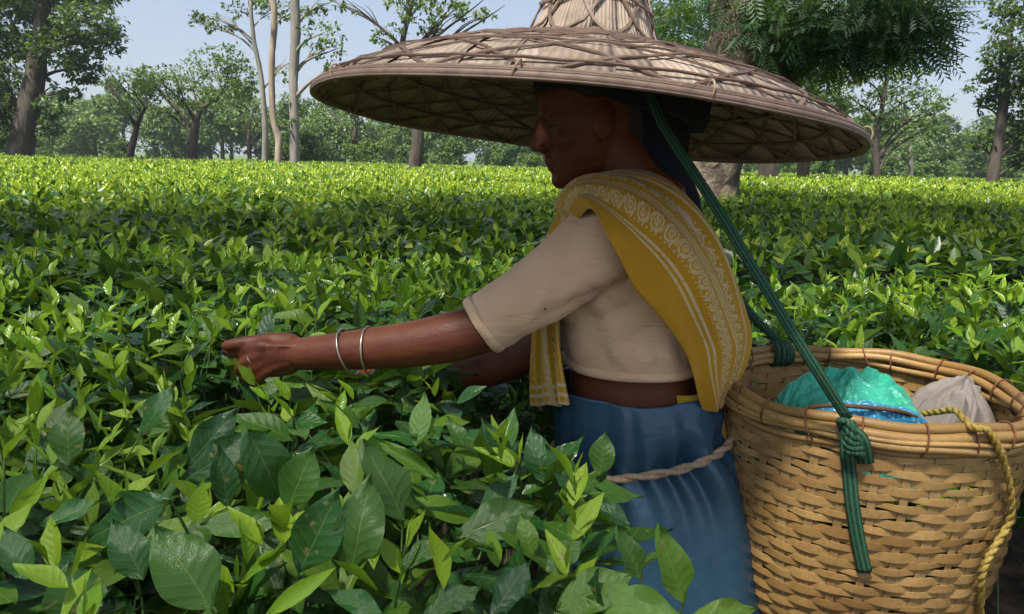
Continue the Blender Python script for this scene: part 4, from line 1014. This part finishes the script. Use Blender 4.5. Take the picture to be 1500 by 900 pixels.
def build_hat():
    hat = empty('bamboo_hat', HC, 'wide conical hat of dried palm leaf under woven bamboo strips worn by the woman', 'hat')
    def nrm(r, th): return (HS(r, th, .01)-HS(r, th, 0)).normalized()
    # palm-leaf panels
    K = 44
    for k in range(K):
        t0 = 2*pi*k/K+random.gauss(0, .01); wd = 2*pi/K*.95; V, UVs = [], []; rs = np.linspace(.442, .108, 9); lift = random.uniform(.0, .0035); tw = random.uniform(-.06, .06)
        for r in rs:
            sw = tw*(.442-r)/.34*3
            for j in range(4):
                f = j/3*2-1; V.append(HS(r, t0+sw+f*wd, .0018*f+lift+random.gauss(0, .0006))); UVs.append((j/3, r))
        Fc = [(i*4+j, i*4+j+1, (i+1)*4+j+1, (i+1)*4+j) for i in range(8) for j in range(3)]
        o = rebase(obj('palm_panel', V, Fc, PALM, None, True, UVs), hat); o.modifiers.new('t', 'SOLIDIFY').thickness = .0012
    for k in range(16):
        t0 = 2*pi*k/16; V, UVs = [], []; rs = np.linspace(.118, .008, 8); l = random.uniform(.0, .004)
        for r in rs:
            for j in range(4):
                f = j/3*2-1; V.append(HS(r, t0+f*.28, .002*f+l)); UVs.append((j/3, r))
        Fc = [(i*4+j, i*4+j+1, (i+1)*4+j+1, (i+1)*4+j) for i in range(7) for j in range(3)]
        o = rebase(obj('crown_panel', V, Fc, PALM, None, True, UVs), hat); o.modifiers.new('t', 'SOLIDIFY').thickness = .0012
    # diagonal bamboo strips, both ways, above and below the leaf
    for side, offs, K in ((1, .0050, 18), (-1, -.0055, 20)):
        for dr in (-1, 1):
            for k in range(K):
                t0 = 2*pi*k/K+random.gauss(0, .02); tw = dr*random.uniform(1.25, 1.5); wd = random.uniform(.0045, .0080)
                def pf(t, t0=t0, tw=tw, offs=offs, dr=dr):
                    r = .442-(.442-.112)*t; th = t0+tw*(t+.25*t*t)
                    return HS(r, th, offs+side*.0012*dr*sin(t*26)), nrm(r, th)*side
                strip_on(pf, np.linspace(0, 1, 22), wd, .0022, STRIP, 'weave_strip', hat)
    for dr in (-1, 1):
        for k in range(9):
            t0 = 2*pi*k/9
            def pf(t, t0=t0, dr=dr):
                r = .118-(.118-.02)*t; th = t0+dr*1.5*t; return HS(r, th, .007+.0012*dr*sin(t*20)), nrm(r, th)
            strip_on(pf, np.linspace(0, 1, 18), .006, .0022, STRIP, 'weave_strip', hat)
    for r, offs, wd in ((.418, .0070, .005), (.35, .0070, .0045), (.26, .0070, .005), (.18, .0070, .005), (.125, .0085, .008), (.40, -.008, .006), (.33, -.008, .006), (.26, -.008, .006), (.20, -.008, .006), (.085, .0095, .005), (.055, .0095, .005)):
        side = 1 if offs > 0 else -1; ph = random.uniform(0, 6)
        def pf(t, r=r, offs=offs, side=side, ph=ph):
            th = 2*pi*t; rr = r+.003*sin(3*th+ph); return HS(rr, th, offs+side*.0008*sin(30*th)), nrm(r, th)*side
        strip_on(pf, np.linspace(0, 1, 121), wd, .0025, STRIP, 'weave_ring', hat)
    # rim canes and their ties
    for r, z, rr in ((.446, .000, .0062), (.441, .0085, .0030), (.449, .005, .0018), (.450, -.004, .0016)):
        pts = [HC+H1*((r+.0015*sin(5*t))*cos(t))+H2*((r+.0015*sin(5*t))*sin(t))+HN*(z+.001*sin(7*t)) for t in [2*pi*k/120 for k in range(121)]]
        rebase(obj('rim_cane', *tube(pts, rr, 8, False), STRIP), hat)
    for k in range(9):
        t = 2*pi*k/9+.12+random.gauss(0, .1); c = HC+H1*(.444*cos(t))+H2*(.444*sin(t))+HN*.003; er = (H1*cos(t)+H2*sin(t))
        ln = random.uniform(-.006, .006); tg = HN.cross(er)
        pts = [c+er*(.0085*cos(a))+HN*(.003+.0115*sin(a))+tg*(ln*sin(a)) for a in [2*pi*j/16 for j in range(17)]]
        rebase(obj('rim_tie', *tube(pts, .0014, 5, False), CORD), hat)
    # dark cloth pad inside the crown, resting on the head
    R_ = []
    for r, z in ((.105, .046), (.128, .024), (.146, .026), (.152, .05), (.148, .095), (.10, .110)):
        R_.append([HC+H1*((r+.006*sin(7*t+z*30)+.003*sin(17*t))*cos(t)+.058)+H2*((r+.006*sin(7*t+z*30))*sin(t)*.85)+HN*(z-(.022*cos(t)-.008 if z < .06 else 0)+(.004*sin(5*t) if z < .06 else 0)) for t in [2*pi*j/48 for j in range(48)]])
    V, Fc = loft(R_, cap=False); o = rebase(obj('head_pad', V, Fc, NAVY), hat); o.modifiers.new('t', 'SOLIDIFY').thickness = .006
build_hat()

# ------------------------------------------------------------ basket
BC = P(1267, 566, 1.27); BX, BY, BZ = BC.x, BC.y, BC.z; BH = .43
_bz = np.array([-.43, -.40, -.36, -.30, -.22, -.12, -.05, 0]); _br = np.array([.165, .196, .214, .230, .241, .248, .249, .249])
def BR(z): return float(np.interp(z-BZ, _bz, _br))
def bamboo_mat(name, a, b, dk):
    m = M(name); r = m.rand(); c = m.mix(r, a, b)
    c = m.mix(m.noise(9, 4).step(.45, .75)*.55, c, dk); c = m.mix(m.noise(3.2, 5).step(.5, .72)*.5, c, dk); c = m.mix(m.noise(120, 3).step(.4, .7)*.25, c, dk)
    m.color(c); m.set(Roughness=.48); m.bump(m.noise(150, 3)*.6+m.noise(30, 3), .35, .002); return m.m
CANE = bamboo_mat('split_bamboo', (.33, .19, .058), (.52, .325, .118), (.19, .095, .03))
CANE2 = bamboo_mat('bamboo_stake', (.34, .21, .08), (.46, .30, .125), (.20, .11, .04))
LASH = simple('red_brown_cane', (.16, .045, .022), (.24, .09, .04), 40, .6, .4, 120, .002)
def build_basket():
    b = empty('wicker_basket', (BX, BY, BZ-BH), 'large round woven bamboo basket hanging at the woman\'s back', 'basket')
    NS = 36
    rows = 29
    for i in range(rows):
        z0 = BZ-.035-i*(.39/rows); par = i % 2; hh = .0138*random.uniform(.85, 1.06); ph = random.uniform(0, 6.28); jit = random.uniform(.0005, .0018)
        N = NS*4; V, Fc = [], []
        for k in range(N):
            th = 2*pi*k/N; wv = cos(NS/2*th*1.0+par*pi)*.0030
            zz = z0+jit*sin(3*th+ph)+.0012*sin(11*th+ph*2); r = BR(zz)+wv; er = Vector((cos(th), sin(th), 0)); c = Vector((BX, BY, zz))
            h2 = hh*.5*(1+.18*sin(5*th+ph)+.10*sin(13*th+2*ph))
            lean = .0006*sin(4*th+ph); up = Vector((0, 0, h2)); ob, ot, ib, it = c+er*(r+.0007+lean)-up, c+er*(r+.0007-lean)+up, c+er*(r-.0010+lean)-up, c+er*(r-.0010-lean)+up
            V += [ob, c+er*(r+.0010), ot, ot, it, it, ib, ib, ob]
        for k in range(N):
            k2 = (k+1) % N
            for j in (0, 1, 3, 5, 7): Fc.append((k*9+j, k2*9+j, k2*9+j+1, k*9+j+1))
        rebase(obj('weaver', V, Fc, CANE), b)
    for k in range(NS):
        th = 2*pi*(k+.0)/NS; er = Vector((cos(th), sin(th), 0)); tg = Vector((-sin(th), cos(th), 0)); wd = random.uniform(.006, .0085)
        def pf(t, er=er):
            z = BZ-BH+t*(BH-.004); return Vector((BX, BY, z))+er*(BR(z)), er
        strip_on(pf, np.linspace(0, 1, 14), wd*2, .0016, CANE2, 'stake', b)
    # rolled rim of several canes with lashing
    for r, z, rr in ((.256, -.004, .0085), (.247, .008, .0085), (.240, -.003, .0080), (.257, -.018, .0075), (.241, -.016, .007), (.252, -.030, .0055), (.262, -.010, .004)):
        ph = random.uniform(0, 6)
        pts = [Vector((BX+(r+.0025*sin(4*t+ph))*cos(t), BY+(r+.0025*sin(4*t+ph))*sin(t), BZ+z+.004*sin(3*t+ph)+.0025*sin(8*t+ph))) for t in [2*pi*k/96 for k in range(97)]]
        rebase(obj('rim_cane', *tube(pts, rr, 7, False), CANE), b)
    for k in range(22):
        t = 2*pi*k/22+random.gauss(0, .05); er = Vector((cos(t), sin(t), 0)); tg = Vector((-sin(t), cos(t), 0)); c = Vector((BX, BY, BZ-.006))+er*.2485; ln = random.uniform(-.012, .012)
        pts = [c+er*(.0195*cos(a))+Vector((0, 0, .0245*sin(a)))+tg*ln*sin(a) for a in [2*pi*j/16 for j in range(17)]]
        rebase(obj('rim_lashing', *tube(pts, .0016, 5, False), LASH), b)
    V = [Vector((BX+.163*cos(2*pi*k/32), BY+.163*sin(2*pi*k/32), BZ-BH+.004)) for k in range(32)]+[Vector((BX+.163*cos(2*pi*k/32), BY+.163*sin(2*pi*k/32), BZ-BH)) for k in range(32)]
    Fc = [tuple(range(32)), tuple(range(63, 31, -1))]+[(k, 32+k, 32+(k+1) % 32, (k+1) % 32) for k in range(32)]
    rebase(obj('base', V, Fc, CANE, None, False), b)
    # plucked leaf inside
    n = 1500; a = RNG.uniform(0, 2*pi, n); rr = np.sqrt(RNG.uniform(0, 1, n))*.205; z = BZ-.15-RNG.uniform(0, .06, n)+.03*np.cos(rr/.2*1.5)
    pos = np.stack([BX+rr*np.cos(a), BY+rr*np.sin(a), z], 1)
    o = bulk_mesh('plucked_leaves', NEAR_T, RNG.integers(0, 8, n), pos, mats_from_dir(RNG.normal(0, 1, (n, 3))*np.array([1, 1, .3]), RNG.normal(0, .4, (n, 3))+np.array([0, 0, 1])), RNG.uniform(.03, .055, n), RNG.uniform(.5, 1, n), RNG.uniform(0, 1, n), TEA)
    tag(o, 'heap of freshly plucked tea leaves inside the woven basket', 'tea leaves')
build_basket()

def crumple(co, no, amp, s):
    x, y, z = co.T*s
    return amp*(np.abs(np.sin(x*1.7+1.3*np.sin(y*2.1)+z))-.5+.7*(np.abs(np.sin(y*2.7-z*2.2+1.1*np.sin(x*1.9)))-.5)+.5*(np.abs(np.sin(z*3.9+x*3.1+np.sin(y*3)))-.5))
def drape(name, mat, c, rx, ry, H, peak, nf, amp, fine, seed, smooth, pw=3.6):
    """a limp sheet over a mound: folds run down from a peak, edges sink into the basket"""
    nr, na = 34, 120; V, Fc = [], []; rs = random.Random(seed); ph = [rs.uniform(0, 6.3) for _ in range(8)]
    for i in range(nr+1):
        f = i/nr
        for k in range(na):
            a = 2*pi*k/na
            wob_ = a+.35*sin(f*5+ph[0])+.12*sin(3*a+f*7+ph[1])
            e = 1+.10*sin(2*a+ph[2])+.06*sin(5*a+ph[3])
            x = peak[0]*(1-f)+rx*f*e*cos(a); y = peak[1]*(1-f)+ry*f*e*sin(a)
            fold = abs(sin(wob_*nf/2+ph[4]))*.7+abs(sin(wob_*nf*.85+f*3+ph[5]))*.45
            h = H*(1-f**pw)*(.92+.08*sin(3*a+ph[6]))-amp*fold*min(1, f*2.2)*1.6
            h += fine*(abs(sin(x*95+2*sin(y*70+ph[7])))-.5+.8*(abs(sin(y*120-x*60+1.5*sin(x*85)))-.5))
            V.append(c+Vector((x, y, h-(.06 if f > .97 else 0))))
    for i in range(nr):
        for k in range(na): Fc.append((i*na+k, (i+1)*na+k, (i+1)*na+(k+1) % na, i*na+(k+1) % na))
    Fc.append(tuple(range(na)))
    o = obj(name, V, Fc, mat, None, smooth); o.modifiers.new('t', 'SOLIDIFY').thickness = .0015; return o
def contents():
    # turquoise plastic bag
    m = M('turquoise_plastic'); m.color(m.mix(m.noise(14, 4).step(.3, .7), (.03, .42, .26), (.07, .56, .38))); m.set(Roughness=.28); m.bump(m.noise(26, 5, rough=.65), .6, .010)
    c = P(1243, 626, 1.215); c.z -= .012
    tag(drape('plastic_bag', m.m, c, .155, .11, .112, (-.012, .01), 9, .006, .0065, 5, False), 'crumpled turquoise plastic bag lying in the woven basket', 'bag')
    # blue speckled cloth peeping from the bag's front, edged with brown piping
    m = M('blue_speckled_cloth'); v = m.node('ShaderNodeTexVoronoi'); v.inputs['Scale'].default_value = 160; m.link(m.coord(), v.inputs['Vector'])
    m.color(m.mix(E(m.t, v.outputs['Distance']).step(.25, .45), (.35, .62, .75), (.02, .26, .46))); m.set(Roughness=.7); m.bump(m.noise(40, 3), .4, .004)
    G = ([], []); add(G, capsule_chain([P(1168, 620, 1.13), P(1215, 612, 1.105), P(1265, 612, 1.10), P(1320, 618, 1.12), P(1350, 626, 1.15)], [.012, .022, .026, .022, .012], 12))
    cl = empty('folded_cloth', P(1260, 625, 1.11), 'blue speckled folded cloth with brown piping in front of the turquoise bag', 'cloth')
    remeshed('fabric', G, m.m, cl, .004, 3, lambda a, n: crumple(a, n, .003, 30))
    pts = spline([P(1170, 606, 1.115), P(1188, 597, 1.095), P(1225, 594, 1.078), P(1270, 597, 1.074), P(1318, 603, 1.09), P(1348, 614, 1.125)], 8)
    rebase(obj('piping', *tube(pts, .0035, 6), simple('brown_piping', (.10, .055, .03), (.16, .09, .05), 40, .8, .3)), cl)
    # grey-brown sheer cloth
    m = M('grey_sheer_cloth'); m.color(m.mix(m.noise(12, 4).step(.3, .7), (.22, .19, .165), (.30, .26, .23))); m.set(Roughness=.8); m.bump(m.noise(18, 4)+m.noise(500, 1)*.2, .5, .008)
    c = P(1380, 606, 1.30); c.z -= .03
    tag(drape('grey_cloth', m.m, c, .095, .085, .100, (.045, .012), 9, .0095, .004, 8, True, 2.6), 'crumpled grey-brown sheer cloth heaped against the basket rim', 'cloth')
    # yellow rope over the rim
    rope = simple('yellow_twisted_rope', (.34, .22, .03), (.48, .35, .09), 50, .85, .9, 130, .004)
    def onb(px, py, out=.012):                # point on the outer basket wall seen at a pixel
        best = None
        for k in range(400):
            y = BY-.30+.30*k/400; p = P(px, py, y)
            if math.hypot(p.x-BX, p.y-BY) <= BR(p.z)+out: return p
        p = P(px, py, BY-.02); er = Vector((p.x-BX, p.y-BY, 0)).normalized(); return Vector((BX, BY, p.z))+er*(BR(p.z)+out)
    path = [P(1352, 606, 1.20), P(1375, 603, 1.17), P(1400, 602, 1.12), Vector((*onb(1425, 612, .012)[:2], BZ+.022)), onb(1447, 632, .020), onb(1462, 655, .022), onb(1474, 690, .016), onb(1481, 730, .014), onb(1478, 765, .013), onb(1458, 800, .013), onb(1442, 830, .013), onb(1437, 860, .013), onb(1436, 905, .013)]
    sp = spline(path, 10); V, Fc = [], []
    for s_ in range(2):
        fr = frames(sp); tw = [p+(a*cos(i*.8+s_*pi)+b_*sin(i*.8+s_*pi))*.0024 for i, (p, t, a, b_) in enumerate(fr)]
        g = tube(tw, .0038, 6); o_ = len(V); V += g[0]; Fc += [tuple(i+o_ for i in f) for f in g[1]]
    tag(obj('yellow_rope', V, Fc, rope), 'twisted yellow rope trailing from the grey cloth over the basket rim', 'rope')
    # green carrying strap
    m = M('green_striped_webbing'); u, v = m.uv()
    st = (u*3.0).fr().between(.28, .72); c = m.mix(st, (.006, .035, .016), (.03, .125, .06)); c = m.mix(m.noise(220, 2).step(.4, .7)*.3, c, (.05, .16, .09))
    m.color(c); m.set(Roughness=.8); m.bump(m.noise(400, 2)*.5+st*1.5, .4, .002)
    strap = empty('carrying_strap', BC, 'green striped webbing strap from under the hat to the basket rim', 'strap')
    def ribbon(name, path, wd, nfun, k=8, twist=None):
        sp = spline(path, k); V, UVs, Fc = [], [], []; L = 0
        for i, p in enumerate(sp):
            if i: L += (p-sp[i-1]).length
            t = (sp[min(i+1, len(sp)-1)]-sp[max(i-1, 0)]).normalized(); n = nfun(p); n = (n-t*n.dot(t)).normalized(); s_ = t.cross(n)
            for j in range(5):
                f = j/4*2-1; V.append(p+s_*wd*.5*f+n*(.002*(1-f*f))); UVs.append((j/4, L))
        Fc = [(i*5+j, i*5+j+1, (i+1)*5+j+1, (i+1)*5+j) for i in range(len(sp)-1) for j in range(4)]
        o = rebase(obj(name, V, Fc, m.m, None, True, UVs), strap); md = o.modifiers.new('t', 'SOLIDIFY'); md.thickness = .0025; md.offset = 0; return o
    tocam = lambda p: Vector(CAM)-p
    outw = lambda p: Vector((p.x-BX, p.y-BY, 0))
    kn = onb(1238, 628, .020); kn.z = BZ-.002; kn2 = onb(1240, 640, .02)
    ribbon('band', [HL(.03, -.02, .118), HL(.005, -.06, .095), P(941, 130, 1.19), P(975, 190, 1.15), P(1040, 290, 1.10), P(1120, 420, 1.05), P(1180, 517, 1.025), kn+Vector((0, -.004, .022))], .0145, tocam)
    ribbon('band', [kn+Vector((0, -.004, .02)), kn+Vector((.004, -.008, -.03)), onb(1244, 690, .009), onb(1249, 740, .008), onb(1257, 790, .008), onb(1267, 838, .008)], .020, lambda p: Vector((p.x-BX, p.y-BY, 0)))
    ribbon('band', [kn+Vector((.0, -.012, .008)), kn+Vector((.016, -.016, -.005)), kn+Vector((.026, -.012, -.025)), kn+Vector((.034, -.006, -.045))], .022, tocam)
    G = ([], [])
    for j in range(5):
        c = kn+Vector((.002+.003*j, -.004, .012-.010*j)); ax = Vector((.5, 0, .85)).normalized(); e1 = Vector((.85, 0, -.5)); e2 = Vector((0, 1, 0))
        add(G, tube([c+e1*(.013*cos(a))+e2*(.013*sin(a))+ax*.004*sin(a*2+j) for a in [2*pi*q/16 for q in range(17)]], .0055, 6, False))
    rebase(obj('knot', *G, m.m, None, True, [(v_.x*60 % 1, v_.z) for v_ in G[0]]), strap)
    # far side of the strap
    th2 = None
    for k in range(360):
        a = rad(k)
        q = Vector((BX+.248*cos(a), BY+.248*sin(a), BZ+.016)); x_, y_, _ = proj(q)
        if 90 < k < 270 and abs(x_-1141) < 4 and y_ < 545: th2 = q; break
    if th2 is None: th2 = P(1141, 515, 1.42)
    ribbon('band', [HL(.03, -.02, .118), HL(-.01, .05, .10), HL(-.05, .09, .05), P(1000, 260, 1.46), P(1045, 375, 1.47), P(1090, 448, 1.455), th2+Vector((-.012, .0, .012)), th2], .017, tocam)
    G = ([], [])
    for j in range(5):
        er = Vector((th2.x-BX, th2.y-BY, 0)).normalized(); tg = Vector((-er.y, er.x, 0))
        c = Vector((BX, BY, BZ-.004))+er*.2485+tg*(-.016+.008*j)
        add(G, tube([c+er*(.022*cos(a))+Vector((0, 0, .023*sin(a)))+tg*.003*sin(a+j) for a in [2*pi*q/16 for q in range(17)]], .0055, 6, False))
    rebase(obj('knot', *G, m.m, None, True, [(v_.x*60 % 1, v_.z) for v_ in G[0]]), strap)
def remeshed_top(name, G, mat, vox, sm, disp):
    c = sum((Vector(v) for v in G[0]), Vector())/len(G[0])
    tmp = bpy.data.objects.new('tmp', None); COL.objects.link(tmp); tmp.location = (0, 0, 0)
    o = remeshed(name, G, mat, tmp, vox, sm, disp); o.parent = None; o.matrix_parent_inverse = Matrix.Identity(4); bpy.data.objects.remove(tmp); return o
contents()

# ------------------------------------------------------------ hazy air
def haze():
    V, Fc = [(x, y, z) for z in (-1.0, 17.0) for y in (-925, 965) for x in (-925, 925)], [(0, 2, 3, 1), (4, 5, 7, 6), (0, 1, 5, 4), (2, 6, 7, 3), (0, 4, 6, 2), (1, 3, 7, 5)]
    mt = bpy.data.materials.new('haze'); mt.use_nodes = True; t = mt.node_tree; t.nodes.clear()
    v = t.nodes.new('ShaderNodeVolumePrincipled'); o = t.nodes.new('ShaderNodeOutputMaterial'); t.links.new(v.outputs[0], o.inputs['Volume'])
    v.inputs['Color'].default_value = (.80, .88, 1.0, 1); v.inputs['Density'].default_value = .0006; v.inputs['Anisotropy'].default_value = .2
    obj('haze', V, Fc, mt, None, False, None, 'stuff')
haze()
